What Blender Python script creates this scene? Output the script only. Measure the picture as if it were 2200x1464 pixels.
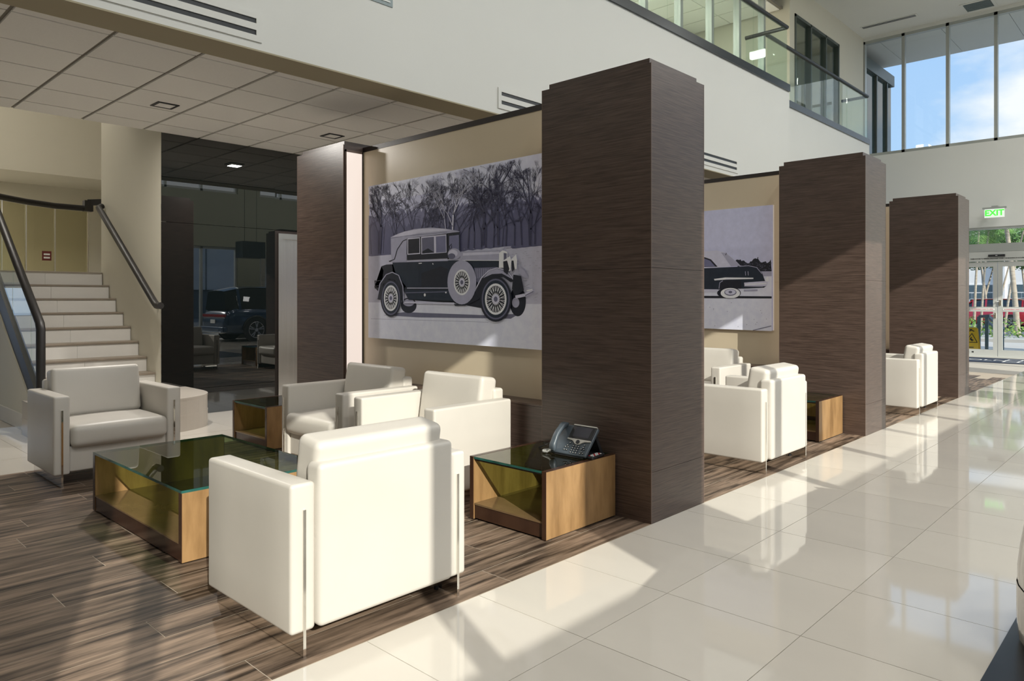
import bpy, bmesh, math, random
from mathutils import Vector, Matrix
R = math.radians
for o in list(bpy.data.objects):
    bpy.data.objects.remove(o)
scene = bpy.context.scene
COL = scene.collection
rng = random.Random(7)

# ------------------------------------------------------------------ camera
CAM_H = 1.334
FPX = 1555.0                      # focal length in pixels of a 2200 x 1464 frame
HORIZON = 644.0
TH = math.atan2(1473.0, FPX)      # angle between the view axis and the hall's long axis
CT, ST = math.cos(TH), math.sin(TH)
cam_d = bpy.data.cameras.new('camera')
cam = bpy.data.objects.new('camera', cam_d)
COL.objects.link(cam)
cam_d.sensor_width = 36.0
cam_d.lens = FPX / 2200.0 * 36.0
cam_d.shift_y = (HORIZON - 732.0) / 2200.0
cam_d.clip_start = 0.05
cam_d.clip_end = 400.0
cam.location = (0, 0, CAM_H)
cam.rotation_euler = (R(90), 0, TH - R(90))
scene.camera = cam

# ------------------------------------------------------------------ view
vs = scene.view_settings
vs.view_transform = 'Standard'
vs.look = 'None'
vs.gamma = 1.0
vs.use_curve_mapping = False
vs.exposure = 0.33

# ------------------------------------------------------------------ world: blue sky with white cumulus
SKY_STRENGTH = 1.0
w = bpy.data.worlds.new('sky')
scene.world = w
w.use_nodes = True
nt = w.node_tree
nt.nodes.clear()
def N(t, kind, **kw):
    n = t.nodes.new(kind)
    for k, v in kw.items():
        setattr(n, k, v)
    return n
tc = N(nt, 'ShaderNodeTexCoord')
sep = N(nt, 'ShaderNodeSeparateXYZ')
nt.links.new(tc.outputs['Generated'], sep.inputs[0])
ramp = N(nt, 'ShaderNodeValToRGB')
ramp.color_ramp.elements[0].position = 0.0
ramp.color_ramp.elements[0].color = (0.46, 0.65, 0.88, 1)
ramp.color_ramp.elements[1].position = 0.75
ramp.color_ramp.elements[1].color = (0.20, 0.42, 0.85, 1)
nt.links.new(sep.outputs['Z'], ramp.inputs[0])
mp = N(nt, 'ShaderNodeMapping')
mp.inputs['Scale'].default_value = (1.0, 1.0, 2.2)
mp.inputs['Location'].default_value = (0.9, 6.2, 5.1)
nt.links.new(tc.outputs['Generated'], mp.inputs[0])
cn = N(nt, 'ShaderNodeTexNoise')
cn.inputs['Scale'].default_value = 2.6
cn.inputs['Detail'].default_value = 7.0
cn.inputs['Roughness'].default_value = 0.55
nt.links.new(mp.outputs[0], cn.inputs['Vector'])
cr = N(nt, 'ShaderNodeValToRGB')
cr.color_ramp.elements[0].position = 0.48
cr.color_ramp.elements[0].color = (0, 0, 0, 1)
cr.color_ramp.elements[1].position = 0.62
cr.color_ramp.elements[1].color = (1, 1, 1, 1)
nt.links.new(cn.outputs['Fac'], cr.inputs[0])
mx = N(nt, 'ShaderNodeMixRGB')
mx.inputs['Color2'].default_value = (0.86, 0.88, 0.91, 1)
nt.links.new(cr.outputs[0], mx.inputs['Fac'])
nt.links.new(ramp.outputs[0], mx.inputs['Color1'])
bg = N(nt, 'ShaderNodeBackground')
bg.inputs['Strength'].default_value = SKY_STRENGTH
nt.links.new(mx.outputs[0], bg.inputs['Color'])
wo = N(nt, 'ShaderNodeOutputWorld')
nt.links.new(bg.outputs[0], wo.inputs[0])

# ------------------------------------------------------------------ sun: low, through the clerestory behind the camera
sd = bpy.data.lights.new('sun', 'SUN')
sd.energy = 4.3
sd.angle = R(0.2)
sd.color = (1.0, 0.94, 0.85)
sun = bpy.data.objects.new('sun', sd)
COL.objects.link(sun)
sun.location = (-6, -14, 12)
SUN_DIR = Vector((0.387, 0.922, -0.507)).normalized()
sun.rotation_euler = SUN_DIR.to_track_quat('-Z', 'Y').to_euler()

# daylight portals in the window openings (they only guide sky sampling) and the added ceiling fill lamps
def area(name, loc, normal, sx, sy, power=0.0, color=(1, 1, 1), portal=False, spread=180):
    d = bpy.data.lights.new(name, 'AREA')
    d.shape = 'RECTANGLE'
    d.size, d.size_y = sx, sy
    d.energy = power
    d.color = color
    if portal:
        d.cycles.is_portal = True
    else:
        d.spread = R(spread)
    o = bpy.data.objects.new(name, d)
    COL.objects.link(o)
    o.location = loc
    o.rotation_euler = Vector(normal).to_track_quat('-Z', 'Z').to_euler()
    return o
YF = -7.2                # facade behind the camera
XF = 19.6                # end wall with the entrance
CEIL = 8.0
CL0, CL1 = 4.95, 7.80    # clerestory sill and head
BAYS = [(-3.64, -0.73), (0.14, 11.28), (12.07, 19.2)]
for x0, x1 in BAYS:
    area('portal', ((x0+x1)/2, YF+.25, (CL0+CL1)/2), (0, 1, 0), x1-x0, CL1-CL0, portal=True)
    area('portal', ((x0+x1)/2, YF+.25, 1.6), (0, 1, 0), x1-x0, 3.0, portal=True)
area('portal', (XF-.3, -0.4, 6.45), (-1, 0, 0), 13.0, 2.9, portal=True)
area('portal', (XF-.3, 3.3, 1.5), (-1, 0, 0), 2.8, 3.0, portal=True)
FILL_W = 82.0
FILL_LAMPS = [(x, y) for x in (0.6, 4.8, 9.0, 13.0, 16.2) for y in (-3.6, -0.7)]  # unseen lamps added to brighten the hall

# ------------------------------------------------------------------ helpers
OFF = {}
class MB:
    def __init__(s):
        s.v, s.f, s.m, s.sm = [], [], [], []
    def add(s, pts, faces, m=0, smooth=False):
        b = len(s.v)
        s.v += [tuple(p) for p in pts]
        for f in faces:
            s.f.append([b+i for i in f]); s.m.append(m); s.sm.append(smooth)
        return s
    def poly(s, pts, m=0):
        return s.add(pts, [list(range(len(pts)))], m)
    def box(s, x0, x1, y0, y1, z0, z1, m=0):
        p = [(x0,y0,z0),(x1,y0,z0),(x1,y1,z0),(x0,y1,z0),(x0,y0,z1),(x1,y0,z1),(x1,y1,z1),(x0,y1,z1)]
        return s.add(p, [(0,3,2,1),(4,5,6,7),(0,1,5,4),(1,2,6,5),(2,3,7,6),(3,0,4,7)], m)
    def prism(s, pts, ext, m=0):
        n = len(pts); e = Vector(ext)
        a = [Vector(p) for p in pts]
        fs = [list(range(n))[::-1], list(range(n, 2*n))]
        fs += [(i, (i+1) % n, n+(i+1) % n, n+i) for i in range(n)]
        return s.add(a+[p+e for p in a], fs, m)
    def bar(s, p0, p1, wd, ht, m=0):
        p0, p1 = Vector(p0), Vector(p1)
        d = (p1-p0).normalized()
        up = Vector((0,0,1)) if abs(d.z) < .98 else Vector((0,1,0))
        sx = d.cross(up).normalized()*wd/2
        sz = sx.cross(d).normalized()*ht/2
        q = [p0-sx-sz, p0+sx-sz, p0+sx+sz, p0-sx+sz]
        return s.prism(q, p1-p0, m)
    def tube(s, path, r, n=10, m=0, cap=True):
        P = [Vector(p) for p in path]
        k = len(P)
        rr = r if isinstance(r, (list, tuple)) else [r]*k
        ref = None
        pts = []
        for i in range(k):
            d = (P[min(i+1, k-1)]-P[max(i-1, 0)]).normalized()
            if ref is None:
                ref = d.orthogonal().normalized()
            ref = (ref-d*ref.dot(d)).normalized()
            b = d.cross(ref)
            for j in range(n):
                a = 2*math.pi*j/n
                pts.append(P[i]+(ref*math.cos(a)+b*math.sin(a))*rr[i])
        fs = [(i*n+j, i*n+(j+1) % n, (i+1)*n+(j+1) % n, (i+1)*n+j) for i in range(k-1) for j in range(n)]
        s.add(pts, fs, m, True)
        if cap:
            s.add(pts[:n], [list(range(n))[::-1]], m)
            s.add(pts[-n:], [list(range(n))], m)
        return s
    def cyl(s, p0, p1, r, n=16, m=0):
        return s.tube([p0, p1], r, n, m)
    def rbox(s, x0, x1, y0, y1, z0, z1, r, k=3, bulge=(0,0,0), m=0, mid=4, xf=None):
        c = Vector(((x0+x1)/2, (y0+y1)/2, (z0+z1)/2))
        h = Vector(((x1-x0)/2, (y1-y0)/2, (z1-z0)/2))
        r = min(r, h.x*.98, h.y*.98, h.z*.98)
        bm = bmesh.new()
        def axis(hh):
            a = [-hh + r*(i/k) for i in range(k+1)]
            q = hh-r
            a += [-q + 2*q*i/mid for i in range(1, mid)]
            a += [hh - r*(i/k) for i in range(k, -1, -1)]
            return a
        ax = [axis(h.x), axis(h.y), axis(h.z)]
        idx = {}
        def vert(p):
            key = tuple(round(t, 6) for t in p)
            if key in idx: return idx[key]
            inn = Vector([max(-(h[i]-r), min(h[i]-r, p[i])) for i in range(3)])
            d = Vector(p)-inn
            q = inn + (d.normalized()*r if d.length > 1e-9 else d)
            for i in range(3):
                if bulge[i]:
                    o = [t for t in range(3) if t != i]
                    g = max(0, 1-(q[o[0]]/h[o[0]])**2)*max(0, 1-(q[o[1]]/h[o[1]])**2)
                    q[i] += bulge[i]*g*(q[i]/h[i])
            q = q+c
            if xf is not None: q = xf @ q
            idx[key] = len(pts); pts.append(q)
            return idx[key]
        pts, fs = [], []
        for a in range(3):
            b, d = (a+1) % 3, (a+2) % 3
            for sgn in (-1, 1):
                for i in range(len(ax[b])-1):
                    for j in range(len(ax[d])-1):
                        q = []
                        for (bi, dj) in ((i,j),(i+1,j),(i+1,j+1),(i,j+1)):
                            p = [0,0,0]; p[a] = sgn*h[a]; p[b] = ax[b][bi]; p[d] = ax[d][dj]
                            q.append(vert(p))
                        fs.append(q if sgn > 0 else q[::-1])
        bm.free()
        return s.add(pts, fs, m, True)
    def build(s, name, mat, parent=None, local=False):
        me = bpy.data.meshes.new(name)
        if parent is None:
            xs = [p[0] for p in s.v]; ys = [p[1] for p in s.v]; zs = [p[2] for p in s.v]
            off = Vector(((min(xs)+max(xs))/2, (min(ys)+max(ys))/2, min(zs)))
        else:
            off = OFF[parent.name]
        me.from_pydata([(p[0]-off.x, p[1]-off.y, p[2]-off.z) for p in s.v], [], s.f)
        mats = mat if isinstance(mat, (list, tuple)) else [mat]
        for q in mats: me.materials.append(q)
        me.polygons.foreach_set('material_index', s.m)
        me.polygons.foreach_set('use_smooth', s.sm)
        me.update()
        o = bpy.data.objects.new(name, me)
        COL.objects.link(o)
        if parent is None:
            o.location = off
        else:
            o.parent = parent
        OFF[o.name] = off
        return o
def tag(o, label=None, cat=None, group=None, kind=None):
    if label: o['label'] = label
    if cat: o['category'] = cat
    if group: o['group'] = group
    if kind: o['kind'] = kind
    return o
def empty(name, loc, label=None, cat=None, group=None, kind=None, rz=0.0):
    o = bpy.data.objects.new(name, None)
    o.empty_display_size = 0.1
    COL.objects.link(o)
    o.location = loc
    o.rotation_euler = (0, 0, rz)
    OFF[o.name] = Vector(loc)
    return tag(o, label, cat, group, kind)
def proto(name, label=None, cat=None, group=None):
    """a thing built about its own origin, to be placed afterwards"""
    o = empty(name, (0, 0, 0), label, cat, group)
    return o
CH = {}
def kids(o):
    return [c for c in bpy.data.objects if c.parent == o]
def copy_tree(o, parent=None, label=None):
    c = o.copy()
    COL.objects.link(c)
    c.parent = parent
    if label: c['label'] = label
    OFF[c.name] = OFF.get(o.name, Vector())
    for k in kids(o):
        copy_tree(k, c)
    return c
def place(o, loc, rz=0.0):
    o.location = loc
    o.rotation_euler = (0, 0, rz)
    return o
def inst(me, name, parent, loc, rz=0.0, scale=None):
    o = bpy.data.objects.new(name, me)
    COL.objects.link(o)
    if parent is not None:
        o.parent = parent
        loc = Vector(loc)-OFF[parent.name]
    o.location = loc
    o.rotation_euler = (0, 0, rz)
    if scale: o.scale = scale
    return o

# ------------------------------------------------------------------ materials
MATS = {}
def M(name, col, rough=.5, metal=0.0, ior=1.5, noise=None, bump=None, emit=None, rnd=0.0, coat=0.0):
    """noise=(scale xyz, colour B, low, high); bump=(scale, strength)"""
    m = bpy.data.materials.new(name)
    m.use_nodes = True
    t = m.node_tree
    p = t.nodes['Principled BSDF']
    c = (*col, 1)
    p.inputs['Base Color'].default_value = c
    p.inputs['Roughness'].default_value = rough
    p.inputs['Metallic'].default_value = metal
    p.inputs['IOR'].default_value = ior
    p.inputs['Coat Weight'].default_value = coat
    tcn = N(t, 'ShaderNodeTexCoord')
    vec = tcn.outputs['Object']
    oi = N(t, 'ShaderNodeObjectInfo')
    if noise or rnd:
        vm = N(t, 'ShaderNodeVectorMath', operation='MULTIPLY_ADD')
        t.links.new(vec, vm.inputs[0])
        vm.inputs[1].default_value = noise[0] if noise else (1, 1, 1)
        sc = N(t, 'ShaderNodeMath', operation='MULTIPLY')
        t.links.new(oi.outputs['Random'], sc.inputs[0]); sc.inputs[1].default_value = 37.0 if rnd else 0.0
        t.links.new(sc.outputs[0], vm.inputs[2])
        out = None
        if noise:
            nz = N(t, 'ShaderNodeTexNoise')
            nz.inputs['Scale'].default_value = 1.0
            nz.inputs['Detail'].default_value = 6.0
            nz.inputs['Roughness'].default_value = .6
            t.links.new(vm.outputs[0], nz.inputs['Vector'])
            rp = N(t, 'ShaderNodeValToRGB')
            rp.color_ramp.elements[0].position = noise[2]
            rp.color_ramp.elements[1].position = noise[3]
            rp.color_ramp.elements[0].color = c
            rp.color_ramp.elements[1].color = (*noise[1], 1)
            t.links.new(nz.outputs['Fac'], rp.inputs[0])
            out = rp.outputs[0]
        if rnd:
            hv = N(t, 'ShaderNodeHueSaturation')
            ma = N(t, 'ShaderNodeMapRange')
            ma.inputs['To Min'].default_value = 1-rnd
            ma.inputs['To Max'].default_value = 1+rnd
            t.links.new(oi.outputs['Random'], ma.inputs['Value'])
            t.links.new(ma.outputs[0], hv.inputs['Value'])
            if out is not None: t.links.new(out, hv.inputs['Color'])
            else: hv.inputs['Color'].default_value = c
            out = hv.outputs[0]
        t.links.new(out, p.inputs['Base Color'])
    if bump:
        bz = N(t, 'ShaderNodeTexNoise')
        bz.inputs['Detail'].default_value = 4.0
        s3 = bump[0] if isinstance(bump[0], tuple) else (bump[0],)*3
        vb = N(t, 'ShaderNodeVectorMath', operation='MULTIPLY')
        t.links.new(vec, vb.inputs[0]); vb.inputs[1].default_value = s3
        bz.inputs['Scale'].default_value = 1.0
        t.links.new(vb.outputs[0], bz.inputs['Vector'])
        bp = N(t, 'ShaderNodeBump')
        bp.inputs['Strength'].default_value = bump[1]
        bp.inputs['Distance'].default_value = bump[2] if len(bump) > 2 else 0.002
        t.links.new(bz.outputs['Fac'], bp.inputs['Height'])
        t.links.new(bp.outputs[0], p.inputs['Normal'])
    if emit:
        p.inputs['Emission Color'].default_value = (*emit[0], 1)
        p.inputs['Emission Strength'].default_value = emit[1]
    MATS[name] = m
    return m
def GLASS(name, tint, ior=1.45, refl=(1, 1, 1), rough=0.0):
    """thin architectural glass: tinted see-through plus a Fresnel reflection"""
    m = bpy.data.materials.new(name)
    m.use_nodes = True
    t = m.node_tree
    t.nodes.clear()
    tr = N(t, 'ShaderNodeBsdfTransparent'); tr.inputs[0].default_value = (*tint, 1)
    gl = N(t, 'ShaderNodeBsdfGlossy'); gl.inputs['Roughness'].default_value = rough
    gl.inputs['Color'].default_value = (*refl, 1)
    fr = N(t, 'ShaderNodeFresnel'); fr.inputs['IOR'].default_value = ior
    geo = N(t, 'ShaderNodeNewGeometry')
    bf = N(t, 'ShaderNodeMath', operation='SUBTRACT'); bf.inputs[0].default_value = 1.0
    t.links.new(geo.outputs['Backfacing'], bf.inputs[1])
    mu = N(t, 'ShaderNodeMath', operation='MULTIPLY')
    t.links.new(fr.outputs[0], mu.inputs[0]); t.links.new(bf.outputs[0], mu.inputs[1])
    ms = N(t, 'ShaderNodeMixShader')
    t.links.new(mu.outputs[0], ms.inputs[0]); t.links.new(tr.outputs[0], ms.inputs[1]); t.links.new(gl.outputs[0], ms.inputs[2])
    ou = N(t, 'ShaderNodeOutputMaterial')
    t.links.new(ms.outputs[0], ou.inputs[0])
    MATS[name] = m
    return m
white_wall = M('white_paint', (.73, .735, .70), .55, noise=((.6, .6, .6), (.71, .715, .68), .3, .7))
cream_wall = M('cream_paint', (.70, .665, .55), .6, noise=((.7, .7, .7), (.67, .635, .525), .3, .7))
beige_panel = M('beige_panel', (.62, .53, .39), .32, noise=((1, 1, 1), (.60, .51, .375), .3, .7))
brown = M('brown_cladding', (.048, .031, .025), .34, noise=((5, 5, 170), (.122, .083, .067), .35, .72), bump=((6, 6, 220), .25, .001))
brown_edge = M('brown_edge_trim', (.16, .115, .095), .35, metal=.3)
black_cap = M('black_cap', (.018, .012, .010), .4)
tile_m = M('polished_tile', (.66, .62, .555), .045, ior=1.55, noise=((1.3, .5, 1), (.62, .58, .52), .35, .7), rnd=.03)
grout = M('tile_grout', (.47, .44, .39), .8)
plank_m = M('wood_look_plank', (.030, .020, .014), .48, noise=((2.0, 24, 1), (.30, .215, .155), .36, .66), rnd=.22, ior=1.35, bump=((3, 60, 1), .25, .001))
plank_grout = M('plank_joint', (.42, .36, .29), .8)
leather = M('cream_leather', (.61, .575, .525), .42, noise=((3, 3, 3), (.58, .55, .50), .3, .7), bump=(180.0, .10, .0006))
chrome = M('polished_chrome', (.82, .80, .76), .08, metal=1.0, noise=((2, 2, 2), (.76, .74, .70), .3, .7))
blk_plastic = M('black_plastic', (.016, .016, .018), .42, noise=((9, 9, 9), (.022, .022, .025), .3, .7))
table_wood = M('amber_maple', (.37, .22, .098), .30, noise=((11, 11, 2.2), (.19, .105, .042), .40, .74), bump=((20, 20, 3), .08, .001))
table_dark = M('dark_table_edge', (.040, .018, .011), .25, noise=((8, 8, 2), (.060, .028, .016), .3, .7))
table_shelf = M('bronze_shelf', (.16, .10, .05), .12, noise=((6, 6, 2), (.20, .13, .065), .3, .7))
table_glass = GLASS('olive_table_glass', (.52, .60, .40), 1.5)
glass_edge = M('green_glass_edge', (.012, .06, .05), .06, noise=((8, 8, 8), (.03, .13, .11), .3, .7))
clear_glass = GLASS('clear_glass', (.93, .972, .953), 1.5)
window_glass = GLASS('window_glass', (.95, .965, .955), 1.45)
facade_paint = M('olive_grey_paint', (.27, .275, .20), .6, noise=((.7, .7, .7), (.25, .255, .185), .3, .7))
black_glass = M('black_mirror_glass', (.004, .006, .006), .0, ior=1.95, noise=((1, 1, 1), (.005, .007, .007), .3, .7))
steel = M('brushed_steel', (.62, .61, .59), .26, metal=1.0, noise=((60, 60, .8), (.72, .71, .68), .3, .7))
alu = M('aluminium_frame', (.46, .48, .46), .38, metal=.4, noise=((2, 2, 2), (.42, .44, .42), .3, .7))
door_alu = M('pale_door_aluminium', (.62, .63, .60), .35, metal=.2, noise=((2, 2, 2), (.58, .59, .56), .3, .7))
dark_rail = M('dark_bronze_rail', (.012, .011, .011), .45, noise=((4, 4, 4), (.018, .016, .015), .3, .7))
fascia_m = M('dark_blue_fascia', (.012, .020, .026), .25, noise=((4, 4, 4), (.02, .03, .036), .3, .7))
ceil_tile = M('ceiling_tile', (.90, .885, .84), .85, noise=((60, 60, 60), (.87, .855, .81), .35, .7), rnd=.03)
ceil_dark = M('ceiling_reveal', (.22, .20, .165), .8)
ceil_white = M('ceiling_white', (.70, .70, .655), .75, noise=((.8, .8, .8), (.68, .68, .635), .3, .7))
soffit_m = M('shade_toned_soffit', (.40, .35, .235), .65, noise=((.8, .8, .8), (.38, .335, .225), .3, .7))  # olive tone puts the shade on the plain soffit into its colour
slot_black = M('slot_black', (.008, .012, .016), .4)
grille_m = M('grey_grille', (.25, .30, .31), .5, metal=.3)
stair_tile = M('stair_tile', (.76, .735, .69), .35, noise=((2, 2, 2), (.72, .695, .65), .3, .7))
nosing_m = M('brown_nosing', (.30, .25, .195), .5, noise=((3, 3, 3), (.26, .215, .165), .3, .7))
bull_tile = M('tan_step_tile', (.55, .50, .44), .3, noise=((2, 2, 2), (.51, .465, .41), .3, .7))
light_m = M('lit_diffuser', (.35, .33, .31), .5, emit=((1.0, .85, .76), .64))
lamp_m = M('lamp_lens', (.9, .9, .85), .4, emit=((1.0, .92, .80), 3.0))

# ================================================================== SETTING
WOOD0, WOOD1 = 2.353, 6.59
COLX = [3.686, 7.50, 11.27]
YB = 5.12                # front of the upper-floor bulkhead
HC = 3.21                # lay-in ceiling under the upper floor
YM = 8.44                # black mirror wall
def vis_size(x, y, z=0.0):
    fw = x*CT+y*ST; rt = x*ST-y*CT
    if fw < .3: return -1
    u = 1100+FPX*rt/fw; v = HORIZON-FPX*(z-CAM_H)/fw
    if u < -150 or u > 2350 or v > 1700: return 0.01/max(fw, 1)
    return 1.0/fw

floor = tag(MB().box(-8, XF+.1, YF, 16.2, -.14, -.005).build('floor', grout), 'polished beige tile floor of the showroom', kind='structure')
T = .605
tiles = []
for i in range(-20, 27):
    for j in range(0, 16):
        x0 = 4.08+T*i; y0 = WOOD0-T*(j+1)
        if x0 > -8 and x0+T < XF and y0 >= YF: tiles.append((x0, y0))
    for j in range(0, 4):
        x0 = 4.08+T*i; y0 = WOOD1+T*j
        if -2.5 < x0 < 9.5 and y0+T < YM+.6: tiles.append((x0, y0))
tiles.sort(key=lambda t: -vis_size(t[0]+T/2, t[1]+T/2))
g = .0016
tm = bpy.data.meshes.new('tile')
tb = MB().box(g, T-g, g, T-g, -.005, 0)
tm.from_pydata(tb.v, [], tb.f); tm.materials.append(tile_m)
for (x, y) in tiles[:290]:
    inst(tm, 'tile', floor, (x, y, 0))
mb = MB()
for (x, y) in tiles[290:]:
    mb.box(x+g, x+T-g, y+g, y+T-g, -.005, 0)
tag(mb.build('tile_field', tile_m, floor), kind='stuff')

wood = tag(MB().box(-6, 15.5, WOOD0, WOOD1, -.005, .0002).build('floor_wood', plank_grout), 'brown wood-look plank floor of the lounge bays', kind='structure')
PL, PWd = 1.22, (WOOD1-WOOD0)/21
pl = []
for j in range(21):
    o = (j*.47+rng.uniform(-.12, .12)) % PL
    for i in range(-3, 14):
        pl.append((i*PL-o, WOOD0+j*PWd))
pl = [p for p in pl if -3.4 < p[0] < 14.2]
pl.sort(key=lambda t: -vis_size(t[0]+PL/2, t[1]+.1))
pm = bpy.data.meshes.new('plank')
pb = MB().box(.0018, PL-.0018, .0018, PWd-.0018, -.0022, .0008)
pm.from_pydata(pb.v, [], pb.f); pm.materials.append(plank_m)
for (x, y) in pl[:290]:
    inst(pm, 'plank', wood, (x, y, 0))
mb = MB()
for (x, y) in pl[290:]:
    mb.box(x+.0018, x+PL-.0018, y+.0018, y+PWd-.0018, -.0022, .0008)
tag(mb.build('plank_field', plank_m, wood), kind='stuff')

# ---- roof of the hall with the added fill lamps
tag(MB().box(-8, XF+.2, YF-.2, 10.5, CEIL, CEIL+.25).build('ceiling', ceil_white), 'high white ceiling of the showroom hall', kind='structure')
for i, (x, y) in enumerate(FILL_LAMPS):
    e = empty('fill_lamp', (x, y, CEIL-.03), 'added square fill lamp in the high showroom ceiling', 'light', 'added fill lamps in the high ceiling')
    MB().box(x-.16, x+.16, y-.16, y+.16, CEIL-.012, CEIL-.0005).build('trim_ring', ceil_white, e)
    MB().box(x-.12, x+.12, y-.12, y+.12, CEIL-.016, CEIL-.012).build('lens', lamp_m, e)
    area('ceiling_fill', (x, y, CEIL-.06), (0, 0, -1), .9, .9, FILL_W, (1.0, .985, .95))

# ---- facade behind the camera: low windows, band of wall, clerestory
def facade():
    mb = MB()
    edges = [-8.0]+[e for b in BAYS for e in b]+[XF+.1]
    mb.box(-8, XF+.1, YF-.25, YF, 3.12, CL0)
    mb.box(-8, XF+.1, YF-.25, YF, CL1, CEIL)
    for k in range(0, len(edges), 2):
        mb.box(edges[k], edges[k+1], YF-.25, YF, 0, 3.12)
        mb.box(edges[k], edges[k+1], YF-.25, YF, CL0, CL1)
    tag(mb.build('wall_front', facade_paint), 'shaded olive facade wall between the window bands', kind='structure')
    muls = [[-3.27, -2.0], [1.44, 2.72, 4.0, 5.32, 6.5, 7.7, 8.92, 10.07], [13.3, 14.5, 15.7, 16.9, 18.1]]
    n = 1
    for b, (x0, x1) in enumerate(BAYS):
        for (z0, z1) in ((0.03, 3.12), (CL0, CL1)):
            wdw = empty('window_%d' % n, ((x0+x1)/2, YF-.12, z0), 'tall grey-framed window of the front facade', kind='structure'); n += 1
            xs = [x0]+muls[b]+[x1]
            for k in range(len(xs)-1):
                MB().box(xs[k]+.02, xs[k+1]-.02, YF-.145, YF-.133, z0+.03, z1-.03).build('pane', window_glass, wdw)
            for x in muls[b]:
                MB().box(x-.038, x+.038, YF-.2, YF-.08, z0, z1).build('mullion', alu, wdw)
            for z in (z0, z1-.08):
                MB().box(x0, x1, YF-.2, YF-.08, z, z+.08).build('rail', alu, wdw)
            for x in (x0, x1-.06):
                MB().box(x, x+.06, YF-.2, YF-.08, z0+.08, z1-.08).build('jamb', alu, wdw)
    return n
wn = facade()
tag(MB().box(-8, XF+3.2, YF-1.35, YF-.25, 7.9, 8.2).build('trim_1', ceil_white), 'flat roof overhang outside the front facade', kind='structure')
tag(MB().box(-8.2, -8, YF-.2, 16.2, 0, CEIL).build('wall_left', cream_wall), 'plain cream end wall behind the lounge', kind='structure')

# ---- entrance end wall (plane x = XF) with clerestory, transom and sliding doors
DY0, DY1 = 1.55, 4.72
mb = MB()
mb.box(XF, XF+.2, YF-.2, 11, 3.0, 4.97)
mb.box(XF, XF+.2, YF-.2, 11, 7.92, CEIL)
mb.box(XF, XF+.2, 6.22, 11, 4.97, 7.92)
mb.box(XF, XF+.2, YF-.2, DY0, 0, 3.0)
mb.box(XF, XF+.2, DY1, 11, 0, 3.0)
tag(mb.build('wall_entrance', white_wall), 'pale entrance wall above and beside the glass doors', kind='structure')
wdw = empty('window_%d' % wn, (XF+.1, 0, 4.97), 'high band of tall windows above the entrance showing sky', kind='structure')
ys = [6.2, 5.28, 4.32, 3.35, 2.38, 1.41, .44, -.53, -1.5, -2.47, -3.44, -4.41, -5.38, -6.35, YF]
for k in range(len(ys)-1):
    MB().box(XF+.085, XF+.1, ys[k+1]+.02, ys[k]-.02, 5.0, 7.9).build('pane', window_glass, wdw)
    MB().box(XF+.02, XF+.14, ys[k]-.035, ys[k]+.035, 4.97, 7.92).build('mullion', alu, wdw)
for z in (4.97, 7.85):
    MB().box(XF+.02, XF+.14, YF, 6.2, z, z+.07).build('rail', alu, wdw)
# outside overhang beyond the clerestory, panelled
oh = tag(MB().box(XF+.2, XF+3.0, YF-1.3, 9.0, 8.05, 8.2).build('trim_2', ceil_dark), 'panelled white overhang outside the entrance wall', kind='structure')
for k in range(11):
    y1 = 7.4-1.4*k
    MB().box(XF+.2, XF+3.0, y1-1.39, y1, 8.035, 8.05).build('panel', ceil_white, oh)
# doors
def door_leaf(y0, y1, nm, label):
    d = empty(nm, (XF+.09, (y0+y1)/2, 0), label, kind='structure')
    x0, x1 = XF+.06, XF+.12
    MB().box(x0, x1, y0, y0+.085, .03, 2.2).build('stile', door_alu, d)
    MB().box(x0, x1, y1-.085, y1, .03, 2.2).build('stile', door_alu, d)
    MB().box(x0, x1, y0+.085, y1-.085, 2.09, 2.2).build('top_rail', door_alu, d)
    MB().box(x0, x1, y0+.085, y1-.085, 1.055, 1.165).build('mid_rail', door_alu, d)
    MB().box(x0, x1, y0+.085, y1-.085, .03, .18).build('bottom_rail', door_alu, d)
    MB().box(XF+.082, XF+.094, y0+.085, y1-.085, .18, 1.055).build('pane', window_glass, d)
    MB().box(XF+.082, XF+.094, y0+.085, y1-.085, 1.165, 2.09).build('pane', window_glass, d)
    return d
d1 = door_leaf(3.325, 4.40, 'door_1', 'glass entrance door leaf left of the central joint')
d2 = door_leaf(2.24, 3.315, 'door_2', 'glass entrance door leaf right of the central joint')
door_frame = empty('trim_3', (XF+.1, 3.3, 0), 'pale aluminium door frame with deep header and transom', kind='structure')
MB().box(XF+.02, XF+.16, DY0, DY1, 2.44, 2.62).build('header', alu, door_frame)
MB().box(XF+.03, XF+.15, DY0, DY1, 2.215, 2.44).build('header', door_alu, door_frame)
MB().box(XF+.02, XF+.16, DY0, DY1, 2.95, 3.0).build('head_rail', alu, door_frame)
for y in (DY0, 2.18, 4.41, DY1-.06):
    MB().box(XF+.02, XF+.16, y, y+.055, 0, 2.215).build('jamb', door_alu, door_frame)
MB().box(XF+.085, XF+.097, DY0, DY1, 2.62, 2.95).build('transom_pane', window_glass, door_frame)
for (a, b) in ((DY0+.055, 2.18), (4.465, DY1-.06)):
    MB().box(XF+.085, XF+.097, a, b, .1, 2.2).build('side_pane', window_glass, door_frame)
MB().box(XF-.02, XF+.2, DY0, DY1, .0, .03).build('threshold', door_alu, door_frame)
red_m = M('red_print', (.55, .03, .04), .5, noise=((9, 9, 9), (.5, .03, .035), .3, .7))
white_print = M('white_print', (.85, .85, .83), .5, noise=((9, 9, 9), (.8, .8, .78), .3, .7))
blk_print = M('black_print', (.02, .02, .02), .5, noise=((9, 9, 9), (.03, .03, .03), .3, .7))
green_sign = M('green_lit_letters', (.05, .55, .06), .4, emit=((.08, .8, .05), .8))
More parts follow.
